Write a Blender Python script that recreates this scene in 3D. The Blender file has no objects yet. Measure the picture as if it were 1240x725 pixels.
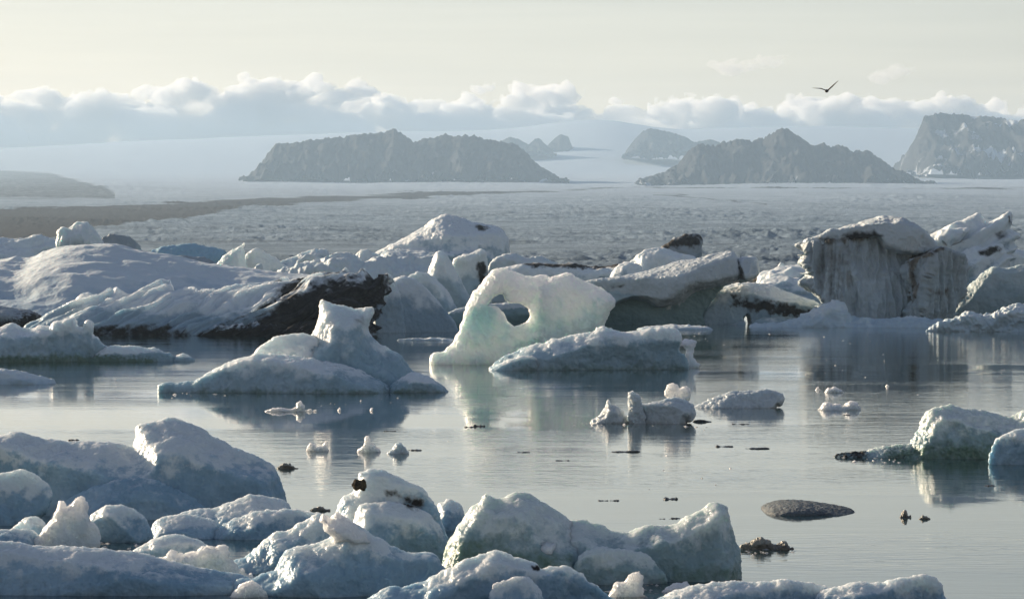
import bpy, math, zlib
import numpy as np

# ------------------------------------------------------------------ camera, sky, sun, exposure
sc = bpy.context.scene
FPX = 4411.5          # focal length in photo pixels (1240 wide)
EYE = 8.0             # eye height above the lagoon, metres
HOR = 300.0           # photo row of the eye-level line
cam_d = bpy.data.cameras.new('camera')
cam = bpy.data.objects.new('camera', cam_d)
sc.collection.objects.link(cam)
cam.location = (0, 0, EYE)
cam.rotation_euler = (math.radians(90), 0, 0)
cam_d.sensor_width = 36.0
cam_d.lens = 36.0 * FPX / 1240.0
cam_d.shift_y = -(362.5 - HOR) / 1240.0
cam_d.clip_start = 1.0
cam_d.clip_end = 80000.0
sc.camera = cam

SUN_EL = math.radians(15.0)
SUN_AZ = math.radians(-50.0)      # measured from the view direction (+Y), negative = to the left
world = bpy.data.worlds.new('World')
sc.world = world
world.use_nodes = True
nt = world.node_tree
nt.nodes.clear()
w_out = nt.nodes.new('ShaderNodeOutputWorld')
w_bg = nt.nodes.new('ShaderNodeBackground')
w_sky = nt.nodes.new('ShaderNodeTexSky')
w_sky.sky_type = 'NISHITA'
w_sky.sun_disc = False
w_sky.sun_elevation = SUN_EL
w_sky.sun_rotation = SUN_AZ
w_sky.altitude = 10.0
w_sky.air_density = 1.0
w_sky.dust_density = 0.4
w_sky.ozone_density = 1.0
w_bg.inputs['Strength'].default_value = 0.058
w_wb = nt.nodes.new('ShaderNodeMix')          # white balance of the whole sky, every direction alike
w_wb.data_type = 'RGBA'
w_wb.blend_type = 'MULTIPLY'
w_wb.inputs[0].default_value = 1.0
w_wb.inputs[7].default_value = (1.13, 0.945, 0.95, 1)
nt.links.new(w_sky.outputs[0], w_wb.inputs[6])
# thin high veil cloud: faint level streaks all round the sky
w_tc = nt.nodes.new('ShaderNodeTexCoord')
w_mp = nt.nodes.new('ShaderNodeMapping')
w_mp.inputs['Scale'].default_value = (1.5, 1.5, 34.0)
w_nz = nt.nodes.new('ShaderNodeTexNoise')
w_nz.inputs['Scale'].default_value = 4.0
w_nz.inputs['Detail'].default_value = 7.0
w_nz.inputs['Roughness'].default_value = 0.6
w_mr = nt.nodes.new('ShaderNodeMapRange')
w_mr.inputs['From Min'].default_value = 0.3
w_mr.inputs['From Max'].default_value = 0.7
w_mr.inputs['To Min'].default_value = 0.92
w_mr.inputs['To Max'].default_value = 1.06
w_ml = nt.nodes.new('ShaderNodeVectorMath')
w_ml.operation = 'SCALE'
nt.links.new(w_tc.outputs['Generated'], w_mp.inputs['Vector'])
nt.links.new(w_mp.outputs[0], w_nz.inputs['Vector'])
nt.links.new(w_nz.outputs['Fac'], w_mr.inputs['Value'])
nt.links.new(w_wb.outputs[2], w_ml.inputs[0])
nt.links.new(w_mr.outputs[0], w_ml.inputs['Scale'])
nt.links.new(w_ml.outputs[0], w_bg.inputs['Color'])
nt.links.new(w_bg.outputs[0], w_out.inputs['Surface'])

sun_d = bpy.data.lights.new('sun', 'SUN')
sun_d.energy = 5.0
sun_d.angle = math.radians(0.5)
sun_d.color = (1.0, 0.82, 0.60)
sun = bpy.data.objects.new('sun', sun_d)
sc.collection.objects.link(sun)
_sd = np.array([math.sin(SUN_AZ) * math.cos(SUN_EL), math.cos(SUN_AZ) * math.cos(SUN_EL), math.sin(SUN_EL)])
import mathutils
sun.rotation_euler = mathutils.Vector(_sd).to_track_quat('Z', 'Y').to_euler()
sun.location = (-300, 200, 200)

sc.view_settings.view_transform = 'Standard'
sc.view_settings.look = 'None'
sc.view_settings.gamma = 1.0
sc.view_settings.use_curve_mapping = False
sc.view_settings.exposure = 0.93
cy = sc.cycles
cy.use_denoising = True
cy.max_bounces = 8
cy.diffuse_bounces = 3
cy.glossy_bounces = 3
cy.transmission_bounces = 4
cy.volume_bounces = 4
cy.transparent_max_bounces = 24
cy.sample_clamp_indirect = 4.0
cy.caustics_reflective = False
cy.caustics_refractive = False

# ------------------------------------------------------------------ numeric helpers
_rng = np.random.RandomState(7)
_PERM = np.concatenate([_rng.permutation(256)] * 3).astype(np.int32)
_G = _rng.normal(size=(256, 3))
_G = (_G / np.linalg.norm(_G, axis=1)[:, None]).astype(np.float32)
_J = _rng.rand(256, 3).astype(np.float32)


def perlin(p):
    p = np.asarray(p, np.float32)
    i = np.floor(p).astype(np.int32)
    f = p - i
    i &= 255
    u = f * f * f * (f * (f * 6 - 15) + 10)
    out = 0
    for cx in (0, 1):
        wx = u[:, 0] if cx else 1 - u[:, 0]
        hx = _PERM[(i[:, 0] + cx) & 255]
        for c_y in (0, 1):
            wy = u[:, 1] if c_y else 1 - u[:, 1]
            hy = _PERM[hx + ((i[:, 1] + c_y) & 255)]
            for cz in (0, 1):
                wz = u[:, 2] if cz else 1 - u[:, 2]
                g = _G[_PERM[hy + ((i[:, 2] + cz) & 255)]]
                d = g[:, 0] * (f[:, 0] - cx) + g[:, 1] * (f[:, 1] - c_y) + g[:, 2] * (f[:, 2] - cz)
                out = out + wx * wy * wz * d
    return out * 1.5


def fbm(p, oct=4, gain=0.5, lac=2.07):
    a, s, k = 1.0, 0, np.asarray(p, np.float32)
    for o in range(oct):
        s = s + a * perlin(k)
        k = k * lac + 17.3
        a *= gain
    return s


def ridged(p, oct=3, gain=0.5):
    a, s, k = 1.0, 0, np.asarray(p, np.float32)
    for o in range(oct):
        s = s + a * (1 - 2 * np.abs(perlin(k)))
        k = k * 2.1 + 11.1
        a *= gain
    return s


def worley(p):
    p = np.asarray(p, np.float32)
    i = np.floor(p).astype(np.int32)
    f = p - i
    best = np.full(len(p), 9.0, np.float32)
    for dx in (-1, 0, 1):
        for dy in (-1, 0, 1):
            for dz in (-1, 0, 1):
                h = _PERM[_PERM[_PERM[(i[:, 0] + dx) & 255] + ((i[:, 1] + dy) & 255)] + ((i[:, 2] + dz) & 255)]
                q = _J[h] + np.array([dx, dy, dz], np.float32) - f
                best = np.minimum(best, (q * q).sum(1))
    return np.sqrt(best)


def catmull(pts, n=4):
    p = np.array(pts, float)
    N = len(p)
    out = []
    for i in range(N):
        a, b, c, d = p[(i - 1) % N], p[i], p[(i + 1) % N], p[(i + 2) % N]
        for k in range(n):
            t = k / n
            out.append(0.5 * (2 * b + (c - a) * t * 0.8 + (2 * a - 5 * b + 4 * c - d) * t * t * 0.8 * 0 +
                              (-2 * 0 * a) * t) if False else
                       _hermite(b, c, (c - a) * 0.38, (d - b) * 0.38, t))
    return np.array(out)


def _hermite(b, c, m0, m1, t):
    t2, t3 = t * t, t * t * t
    return (2 * t3 - 3 * t2 + 1) * b + (t3 - 2 * t2 + t) * m0 + (-2 * t3 + 3 * t2) * c + (t3 - t2) * m1


def poly_sd(poly, X, Z):
    """signed distance to a closed polygon, negative inside; X, Z arrays of one shape"""
    sh = X.shape
    x = X.ravel().astype(np.float32)
    z = Z.ravel().astype(np.float32)
    d2 = np.full(x.shape, 1e12, np.float32)
    ins = np.zeros(x.shape, bool)
    n = len(poly)
    for k in range(n):
        ax, az = poly[k]
        bx, bz = poly[(k + 1) % n]
        ex, ez = bx - ax, bz - az
        L = ex * ex + ez * ez + 1e-12
        t = np.clip(((x - ax) * ex + (z - az) * ez) / L, 0, 1)
        dx = x - ax - t * ex
        dz = z - az - t * ez
        d2 = np.minimum(d2, dx * dx + dz * dz)
        if (az > bz) != (az == bz) or az != bz:
            c = (az > z) != (bz > z)
            xi = ex * (z - az) / (ez if abs(ez) > 1e-9 else 1e-9) + ax
            ins ^= c & (x < xi)
    d = np.sqrt(d2)
    return np.where(ins, -d, d).reshape(sh)


def blur2(a, r):
    if r < 1:
        return a
    for _ in range(2):
        for ax in (0, 1):
            pad = [(0, 0), (0, 0)]
            pad[ax] = (r + 1, r)
            c = np.cumsum(np.pad(a, pad, mode='edge'), axis=ax, dtype=np.float64)
            n = a.shape[ax]
            if ax == 0:
                a = (c[2 * r + 1:2 * r + 1 + n] - c[:n]) / (2 * r + 1)
            else:
                a = (c[:, 2 * r + 1:2 * r + 1 + n] - c[:, :n]) / (2 * r + 1)
    return a.astype(np.float32)


def surface_nets(F, org, h):
    """closed quad surface of F = 0 (inside negative)"""
    F = np.pad(F, 1, constant_values=float(max(1e-3, np.abs(F).max() * 0.1))).astype(np.float32)
    org = np.array(org, float) - np.array(h)
    nx, ny, nz = F.shape
    S = F < 0
    cnt = np.zeros((nx - 1, ny - 1, nz - 1), np.int8)
    for dx in (0, 1):
        for dy in (0, 1):
            for dz in (0, 1):
                cnt += S[dx:nx - 1 + dx, dy:ny - 1 + dy, dz:nz - 1 + dz]
    act = (cnt > 0) & (cnt < 8)
    idx = np.full(act.shape, -1, np.int64)
    ci = np.argwhere(act)
    idx[act] = np.arange(len(ci))
    acc = np.zeros((len(ci), 3))
    num = np.zeros(len(ci))
    corners = [(a, b, c) for a in (0, 1) for b in (0, 1) for c in (0, 1)]
    vals = {c: F[ci[:, 0] + c[0], ci[:, 1] + c[1], ci[:, 2] + c[2]] for c in corners}
    for a in corners:
        for ax in range(3):
            if a[ax] == 0:
                b = list(a); b[ax] = 1; b = tuple(b)
                va, vb = vals[a], vals[b]
                m = (va < 0) != (vb < 0)
                t = np.where(m, va / np.where(m, va - vb, 1), 0)
                pos = np.zeros((len(ci), 3))
                for q in range(3):
                    pos[:, q] = a[q]
                pos[:, ax] = t
                acc[m] += pos[m]
                num[m] += 1
    V = (ci + acc / num[:, None]) * np.array(h) + org
    quads = []
    for ax in range(3):
        sl0 = [slice(None)] * 3; sl1 = [slice(None)] * 3
        sl0[ax] = slice(0, -1); sl1[ax] = slice(1, None)
        A, B = S[tuple(sl0)], S[tuple(sl1)]
        e = np.argwhere(A != B)
        o1, o2 = [(1, 2), (2, 0), (0, 1)][ax]
        ok = (e[:, o1] > 0) & (e[:, o2] > 0) & (e[:, o1] < F.shape[o1] - 1) & (e[:, o2] < F.shape[o2] - 1)
        e = e[ok]
        flip = ~A[e[:, 0], e[:, 1], e[:, 2]]
        def cell(d1, d2):
            c = e.copy(); c[:, o1] -= d1; c[:, o2] -= d2
            return idx[c[:, 0], c[:, 1], c[:, 2]]
        q = np.stack([cell(1, 1), cell(0, 1), cell(0, 0), cell(1, 0)], 1)
        q[flip] = q[flip][:, ::-1]
        quads.append(q)
    Q = np.concatenate(quads)
    Q = Q[(Q >= 0).all(1)]
    return V, Q


def vnormals(V, Q):
    n = np.cross(V[Q[:, 2]] - V[Q[:, 0]], V[Q[:, 3]] - V[Q[:, 1]])
    N = np.zeros_like(V)
    for k in range(Q.shape[1]):
        for c in range(3):
            N[:, c] += np.bincount(Q[:, k], n[:, c], len(V))
    return N / (np.linalg.norm(N, axis=1)[:, None] + 1e-12)


def make_mesh(name, V, Q, attrs=None, smooth=True):
    me = bpy.data.meshes.new(name)
    k = Q.shape[1]
    me.vertices.add(len(V))
    me.vertices.foreach_set('co', np.ascontiguousarray(V, np.float32).ravel())
    me.loops.add(Q.size)
    me.loops.foreach_set('vertex_index', np.ascontiguousarray(Q, np.int32).ravel())
    me.polygons.add(len(Q))
    me.polygons.foreach_set('loop_start', np.arange(0, Q.size, k, dtype=np.int32))
    me.polygons.foreach_set('use_smooth', np.full(len(Q), smooth))
    me.update(calc_edges=True)
    for an, av in (attrs or {}).items():
        a = me.attributes.new(an, 'FLOAT', 'POINT')
        a.data.foreach_set('value', np.ascontiguousarray(av, np.float32))
    me.validate()
    return me


def link(name, me, mat, label=None, cat=None, group=None, kind=None, loc=(0, 0, 0), parent=None):
    o = bpy.data.objects.new(name, me)
    sc.collection.objects.link(o)
    o.location = loc
    if mat:
        me.materials.append(mat)
    if parent:
        o.parent = parent
    if label: o['label'] = label
    if cat: o['category'] = cat
    if group: o['group'] = group
    if kind: o['kind'] = kind
    return o


# ------------------------------------------------------------------ materials
class NT:
    def __init__(s, name):
        s.m = bpy.data.materials.new(name)
        s.m.use_nodes = True
        s.t = s.m.node_tree
        s.t.nodes.clear()
        s.out = s.t.nodes.new('ShaderNodeOutputMaterial')

    def n(s, typ, **kw):
        nd = s.t.nodes.new(typ)
        for k, v in kw.items():
            setattr(nd, k, v)
        return nd

    def l(s, a, b):
        s.t.links.new(a, b)

    def noise(s, scale, detail=4, rough=0.55, vec=None, stretch=None):
        tc = vec
        if tc is None:
            tc = s.n('ShaderNodeTexCoord').outputs['Object']
        if stretch:
            mp = s.n('ShaderNodeMapping')
            mp.inputs['Scale'].default_value = stretch
            s.l(tc, mp.inputs['Vector'])
            tc = mp.outputs[0]
        nz = s.n('ShaderNodeTexNoise')
        nz.inputs['Scale'].default_value = scale
        nz.inputs['Detail'].default_value = detail
        nz.inputs['Roughness'].default_value = rough
        s.l(tc, nz.inputs['Vector'])
        return nz.outputs['Fac']

    def ramp(s, fac, lo, hi, a=0.0, b=1.0):
        r = s.n('ShaderNodeMapRange', interpolation_type='SMOOTHSTEP')
        r.inputs['From Min'].default_value = lo
        r.inputs['From Max'].default_value = hi
        r.inputs['To Min'].default_value = a
        r.inputs['To Max'].default_value = b
        s.l(fac, r.inputs['Value'])
        return r.outputs[0]

    def math(s, op, a, b):
        m = s.n('ShaderNodeMath', operation=op)
        for k, v in enumerate((a, b)):
            if isinstance(v, (int, float)):
                m.inputs[k].default_value = v
            else:
                s.l(v, m.inputs[k])
        return m.outputs[0]

    def mix(s, fac, a, b):
        m = s.n('ShaderNodeMix', data_type='RGBA')
        for sock, v in ((m.inputs[0], fac), (m.inputs[6], a), (m.inputs[7], b)):
            if isinstance(v, (int, float)):
                sock.default_value = v
            elif isinstance(v, tuple):
                sock.default_value = (*v, 1)
            else:
                s.l(v, sock)
        return m.outputs[2]

    def attr(s, name):
        a = s.n('ShaderNodeAttribute', attribute_name=name)
        return a.outputs['Fac']


def ice_material(name, col_a, col_b, sss=0.6, radius=0.5, rcol=(0.45, 0.8, 1.0), rough=0.42, spec=0.5, bump=0.5, fine=18.0,
                 dirt=(0.017, 0.015, 0.0135), patch=0.35, trans=0.0, lit_crust=(0.76, 0.81, 0.82)):
    k = NT(name)
    b = k.n('ShaderNodeBsdfPrincipled')
    k.l(b.outputs[0], k.out.inputs['Surface'])
    big = k.noise(patch, 4, 0.6)
    col = k.mix(k.ramp(big, 0.38, 0.62), col_a, col_b)
    # bright lit crests painted into the colour, over pale drained ice
    cr = k.ramp(k.math('ADD', k.attr('lit_crust'), k.ramp(k.noise(patch * 3, 6, 0.65), 0.3, 0.7, -0.35, 0.35)), 0.35, 0.85)
    col = k.mix(cr, col, lit_crust)
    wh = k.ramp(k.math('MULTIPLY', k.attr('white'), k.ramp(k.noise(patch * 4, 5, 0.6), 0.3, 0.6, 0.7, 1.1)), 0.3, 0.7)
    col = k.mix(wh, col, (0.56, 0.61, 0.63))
    gr = k.ramp(k.math('MULTIPLY', k.attr('green'), k.ramp(k.noise(patch * 4, 5, 0.6), 0.3, 0.6, 0.7, 1.1)), 0.1, 0.9)
    col = k.mix(gr, col, (0.16, 0.24, 0.19))
    d = k.attr('dirt')
    dn = k.math('MULTIPLY', d, k.ramp(k.noise(patch * 6, 6, 0.68), 0.30, 0.62, 0.68, 1.12))
    dn2 = k.ramp(dn, 0.18, 0.80)
    dcol = k.mix(k.ramp(k.noise(patch * 9, 5, 0.65), 0.35, 0.7), dirt, tuple(min(1, c * 2.5) for c in dirt))
    col = k.mix(dn2, col, dcol)
    k.l(col, b.inputs['Base Color'])
    rg = k.math('ADD', k.math('MULTIPLY', dn2, 0.4), k.ramp(k.noise(patch * 3, 5, 0.6), 0.3, 0.7, rough - 0.14, rough + 0.18))
    k.l(rg, b.inputs['Roughness'])
    b.inputs['IOR'].default_value = 1.31
    b.inputs['Specular IOR Level'].default_value = spec
    sw = k.math('MULTIPLY', k.math('SUBTRACT', 1.0, dn2), sss)
    k.l(sw, b.inputs['Subsurface Weight'])
    b.inputs['Subsurface Radius'].default_value = rcol
    b.inputs['Subsurface Scale'].default_value = radius
    if trans:
        b.inputs['Transmission Weight'].default_value = trans
    h1 = k.noise(fine, 6, 0.65)
    vo = k.n('ShaderNodeTexVoronoi', feature='F1')
    vo.inputs['Scale'].default_value = fine * 0.35
    k.l(k.n('ShaderNodeTexCoord').outputs['Object'], vo.inputs['Vector'])
    hh = k.math('ADD', h1, k.math('MULTIPLY', vo.outputs['Distance'], 0.7))
    bp = k.n('ShaderNodeBump')
    bp.inputs['Strength'].default_value = bump
    bp.inputs['Distance'].default_value = 1.0 / fine
    k.l(hh, bp.inputs['Height'])
    k.l(bp.outputs[0], b.inputs['Normal'])
    return k.m


M = {}
M['near'] = ice_material('near_ice', (0.38, 0.52, 0.61), (0.27, 0.41, 0.51), 1.0, 0.34, (0.9, 0.97, 1.0), rough=0.26, fine=22, bump=0.42, patch=0.7, lit_crust=(0.70, 0.75, 0.76))
M['near_green'] = ice_material('near_green_ice', (0.40, 0.50, 0.53), (0.28, 0.39, 0.41), 1.0, 0.35, (0.9, 1.0, 0.9), rough=0.22, fine=22, bump=0.4, patch=0.6, lit_crust=(0.64, 0.70, 0.69))
M['near_clear'] = ice_material('near_clear_ice', (0.84, 0.86, 0.84), (0.72, 0.77, 0.78), 1.0, 0.35, (1.0, 1.0, 1.0), rough=0.16, spec=0.9, fine=22, bump=0.9, patch=1.0, lit_crust=(0.90, 0.90, 0.88))
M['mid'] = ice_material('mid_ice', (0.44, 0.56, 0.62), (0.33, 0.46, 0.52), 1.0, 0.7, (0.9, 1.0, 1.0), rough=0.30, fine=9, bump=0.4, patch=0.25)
M['glow'] = ice_material('translucent_ice', (0.89, 0.92, 0.90), (0.68, 0.80, 0.80), 1.0, 1.2, (0.92, 1.0, 0.92), rough=0.28, fine=9, bump=0.5, patch=0.35, lit_crust=(0.93, 0.94, 0.92))
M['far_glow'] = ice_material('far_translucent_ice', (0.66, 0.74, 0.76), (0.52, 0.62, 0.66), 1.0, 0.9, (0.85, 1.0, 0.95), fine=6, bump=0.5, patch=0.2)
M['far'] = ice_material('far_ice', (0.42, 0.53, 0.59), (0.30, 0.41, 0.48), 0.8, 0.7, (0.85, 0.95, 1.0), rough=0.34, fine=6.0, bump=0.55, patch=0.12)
M['far_dark'] = ice_material('far_grey_ice', (0.255, 0.310, 0.342), (0.167, 0.220, 0.257), 0.3, 0.4, fine=3.0, bump=0.4, patch=0.15, lit_crust=(0.34, 0.39, 0.43))
M['far_blue'] = ice_material('far_blue_ice', (0.28, 0.46, 0.57), (0.18, 0.35, 0.46), 0.5, 0.8, (0.3, 0.7, 1.0), fine=3.0, bump=0.3, patch=0.12, lit_crust=(0.34, 0.52, 0.62))
M['far_green'] = ice_material('far_green_ice', (0.38, 0.47, 0.49), (0.25, 0.34, 0.36), 0.5, 0.6, (0.6, 0.9, 0.9), fine=3.0, bump=0.35, patch=0.12, lit_crust=(0.50, 0.58, 0.58))
M['block'] = ice_material('banded_block_ice', (0.50, 0.57, 0.60), (0.37, 0.44, 0.47), 0.4, 0.4, (0.7, 0.9, 0.9), fine=3.0, bump=0.45, patch=0.12, dirt=(0.10, 0.088, 0.070), lit_crust=(0.40, 0.45, 0.47))
M['slab'] = ice_material('undercut_slab_ice', (0.20, 0.30, 0.31), (0.13, 0.22, 0.23), 0.4, 0.5, (0.6, 0.9, 0.9), fine=3.0, bump=0.35, patch=0.12, lit_crust=(0.24, 0.34, 0.35))
M['snow'] = ice_material('snow_crust', (0.54, 0.64, 0.69), (0.45, 0.56, 0.63), 0.3, 0.2, rough=0.6, fine=8.0, bump=0.3, patch=0.1, lit_crust=(0.66, 0.73, 0.75))
M['grey'] = ice_material('grey_melt_ice', (0.15, 0.165, 0.17), (0.08, 0.09, 0.095), 0.3, 0.2, rough=0.6, spec=0.2, fine=14, bump=0.5, patch=0.8, lit_crust=(0.15, 0.165, 0.17))
M['brown'] = ice_material('silty_ice', (0.30, 0.27, 0.21), (0.16, 0.14, 0.11), 0.4, 0.1, rough=0.3, fine=25, bump=0.8, patch=2.0, lit_crust=(0.36, 0.33, 0.27))
M['black'] = ice_material('dark_silt_ice', (0.05, 0.05, 0.045), (0.025, 0.025, 0.025), 0.1, 0.05, rough=0.3, fine=25, bump=0.8, patch=2.0, lit_crust=(0.06, 0.06, 0.055))


def rock_material(name, a, b, scale):
    k = NT(name)
    s = k.n('ShaderNodeBsdfPrincipled')
    k.l(s.outputs[0], k.out.inputs['Surface'])
    n = k.noise(scale, 8, 0.65)
    col = k.mix(k.ramp(n, 0.35, 0.65), a, b)
    snow = k.attr('snow')
    sn = k.ramp(k.math('ADD', snow, k.math('MULTIPLY', k.noise(scale * 2, 6, 0.7), 0.5)), 0.70, 0.86)
    col = k.mix(sn, col, (0.48, 0.53, 0.58))
    k.l(col, s.inputs['Base Color'])
    s.inputs['Roughness'].default_value = 0.95
    s.inputs['Specular IOR Level'].default_value = 0.05
    bp = k.n('ShaderNodeBump')
    bp.inputs['Strength'].default_value = 0.6
    bp.inputs['Distance'].default_value = 0.3 / scale
    k.l(n, bp.inputs['Height'])
    k.l(bp.outputs[0], s.inputs['Normal'])
    return k.m


M['mountain'] = rock_material('basalt_rock', (0.022, 0.024, 0.027), (0.045, 0.046, 0.047), 0.03)
M['stone'] = rock_material('dark_stone', (0.03, 0.025, 0.02), (0.10, 0.08, 0.05), 8.0)


def glacier_material():
    k = NT('glacier_ice')
    s = k.n('ShaderNodeBsdfPrincipled')
    k.l(s.outputs[0], k.out.inputs['Surface'])
    n1 = k.noise(0.02, 8, 0.7)
    n2 = k.noise(0.42, 7, 0.8, stretch=(1.0, 0.5, 1.0))
    col = k.mix(k.ramp(n1, 0.35, 0.65), (0.26, 0.34, 0.42), (0.12, 0.17, 0.22))
    col = k.mix(k.ramp(n2, 0.48, 0.68, 0, 0.8), col, (0.05, 0.065, 0.08))
    geo = k.n('ShaderNodeNewGeometry').outputs['Position']
    fl = k.noise(0.02, 5, 0.6, geo, (0.12, 1.0, 1.0))
    col = k.mix(k.ramp(fl, 0.55, 0.70, 0, 0.4), col, (0.07, 0.085, 0.10))
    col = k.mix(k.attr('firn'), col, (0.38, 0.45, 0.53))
    mo = k.attr('dirt')
    mn = k.ramp(k.math('MULTIPLY', mo, k.ramp(k.noise(0.05, 8, 0.75), 0.25, 0.6, 0.5, 1.1)), 0.2, 0.75)
    col = k.mix(mn, col, (0.028, 0.026, 0.023))
    k.l(col, s.inputs['Base Color'])
    s.inputs['Roughness'].default_value = 0.9
    s.inputs['Specular IOR Level'].default_value = 0.08
    bp = k.n('ShaderNodeBump')
    bp.inputs['Strength'].default_value = 0.8
    bp.inputs['Distance'].default_value = 2.4
    k.l(n2, bp.inputs['Height'])
    k.l(bp.outputs[0], s.inputs['Normal'])
    return k.m


M['glacier'] = glacier_material()


def water_material():
    k = NT('lagoon_surface')
    s = k.n('ShaderNodeBsdfPrincipled')
    k.l(s.outputs[0], k.out.inputs['Surface'])
    s.inputs['Base Color'].default_value = (0.012, 0.035, 0.045, 1)
    s.inputs['Roughness'].default_value = 0.03
    s.inputs['IOR'].default_value = 1.333
    geo = k.n('ShaderNodeNewGeometry').outputs['Position']
    a = k.noise(0.55, 3, 0.5, geo, (0.45, 1.0, 1.0))
    b = k.noise(2.2, 3, 0.5, geo, (0.55, 1.0, 1.0))
    c = k.noise(0.12, 2, 0.5, geo, (0.35, 1.0, 1.0))
    calm = k.ramp(k.noise(0.05, 3, 0.5, geo, (0.3, 1.0, 1.0)), 0.36, 0.62, 0.12, 1.4)
    h = k.math('ADD', k.math('MULTIPLY', a, 0.0125), k.math('MULTIPLY', b, 0.0085))
    h = k.math('MULTIPLY', h, calm)
    h = k.math('ADD', h, k.math('MULTIPLY', c, 0.006))
    bp = k.n('ShaderNodeBump')
    bp.inputs['Strength'].default_value = 1.0
    bp.inputs['Distance'].default_value = 1.0
    k.l(h, bp.inputs['Height'])
    k.l(bp.outputs[0], s.inputs['Normal'])
    return k.m


M['water'] = water_material()

# ------------------------------------------------------------------ the setting: lagoon, glacier, mountains
wv = np.array([(-2500, -60, 0), (2500, -60, 0), (2500, 1400, 0), (-2500, 1400, 0)], float)
link('lagoon_water', make_mesh('lagoon_water', wv, np.array([[0, 1, 2, 3]])), M['water'],
     'still glacier lagoon water with fine ripples', kind='structure')


def px2w(x, y, D):
    return ((x - 620.0) / FPX * D, D, EYE - (y - HOR) / FPX * D)


PLAT_X = [-400, 0, 150, 320, 420, 600, 690, 720, 765, 800, 900, 1000, 1100, 1240, 1600]
PLAT_Y = [186, 180, 172, 164, 161, 158, 147, 143, 149, 158, 154, 152, 156, 160, 166]


def row_at(x, D):
    """photo row of the ice surface at distance D in the direction of column x"""
    ds = np.array([900, 1500, 2500, 4000, 6000, 7600, 9000, 11000])
    base = np.interp(D, ds, [334, 312, 283, 256, 236, 226, 220, 212])
    top = sum(np.interp(x + o, PLAT_X, PLAT_Y) for o in (-36, -24, -12, 0, 12, 24, 36)) / 7.0
    t = np.clip((D - 11000) / 4500.0, 0, 1)
    t = t * t * (3 - 2 * t)
    return base * (1 - t) + top * t


def build_glacier():
    xs = np.arange(-260, 1501, 2.4)
    Ds = np.concatenate([np.geomspace(900, 7600, 330), np.geomspace(7700, 15500, 90), np.geomspace(15700, 17500, 8)])
    X, D = np.meshgrid(xs, Ds)
    Y = row_at(X, np.minimum(D, 15500))
    Z = EYE + (HOR - Y) / FPX * np.minimum(D, 15500)
    Z = Z - np.maximum(0, D - 15500) * 0.05
    WX = (X - 620) / FPX * D
    P = np.stack([WX.ravel(), D.ravel(), np.zeros(X.size)], 1)
    big = fbm(P * np.array([1 / 500., 1 / 900., 1]), 4)
    # crevasses: long cracks across the flow, seracs between them
    cr = ridged(P * np.array([1 / 17., 1 / 34., 1]) + 3.3, 4, 0.65)
    fine = fbm(P * np.array([1 / 7., 1 / 11., 1]) + 9.1, 3, 0.65)
    wq = P + 60 * np.stack([perlin(P / 210.0), perlin(P / 260.0 + 5), np.zeros(len(P))], 1)
    lg = ridged(np.stack([(wq[:, 0] + 0.5 * wq[:, 1]) / 240., (wq[:, 1] - 0.35 * wq[:, 0]) / 30., wq[:, 2]], 1) + 2.2, 2, 0.5)
    wk = np.clip(1.2 - (D.ravel() - 900) / 16000.0, 0.25, 1)
    rough = np.clip(0.6 + 1.1 * fbm(P * np.array([1 / 260., 1 / 500., 1]) + 5.5, 3), 0.12, 1.5)
    dz = big * 4 + (cr * 0.9 + fine * 0.7 + lg * 1.7) * wk * rough
    Z = Z + (dz * np.clip((D.ravel() - 850) / 300, 0.2, 1)).reshape(X.shape)
    # medial moraine: dark debris belt running across the ice
    up = np.interp(X, [-300, 0, 200, 400, 700, 760], [262, 256, 248, 238, 230, 228.5])
    lo = np.interp(X, [-300, 0, 150, 250, 400, 600, 700, 760], [318, 293, 273, 259, 245, 235.5, 232, 229])
    wob = fbm(P * np.array([1 / 120., 1 / 240., 1]) + 1.7, 3).reshape(X.shape) * 2.2
    e = np.minimum(Y + wob - up, lo - Y + wob) / 2.0
    dirt = np.clip(e + 0.5, 0, 1)
    # paler silt on the ice further up, and thin debris lines on the other side
    up2 = np.interp(X, [-300, 0, 60, 110, 140], [200, 204, 208, 222, 232])
    e2 = np.minimum(Y - up2, 243 - Y + wob) / 5.0
    dirt = np.maximum(dirt, 0.62 * np.clip(e2 + 0.3, 0, 1) * (X < 140))
    ln = np.interp(X, [700, 810, 850, 900, 960], [231, 236, 240, 247, 252])
    dirt = np.maximum(dirt, 0.7 * np.clip(1 - np.abs(Y - ln + wob) / 1.6, 0, 1) * (X > 790) * (X < 930))
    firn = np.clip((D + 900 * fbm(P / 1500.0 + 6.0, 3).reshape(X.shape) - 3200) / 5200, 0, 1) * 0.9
    n = len(xs); m = len(Ds)
    g = np.arange(n * m).reshape(m, n)
    Q = np.stack([g[:-1, :-1], g[:-1, 1:], g[1:, 1:], g[1:, :-1]], -1).reshape(-1, 4)
    V = np.stack([WX, D, Z], -1).reshape(-1, 3)
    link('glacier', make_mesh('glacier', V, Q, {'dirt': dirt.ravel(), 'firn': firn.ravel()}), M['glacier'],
         'broad crevassed glacier crossed by a dark moraine belt', kind='structure')


build_glacier()


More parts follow.
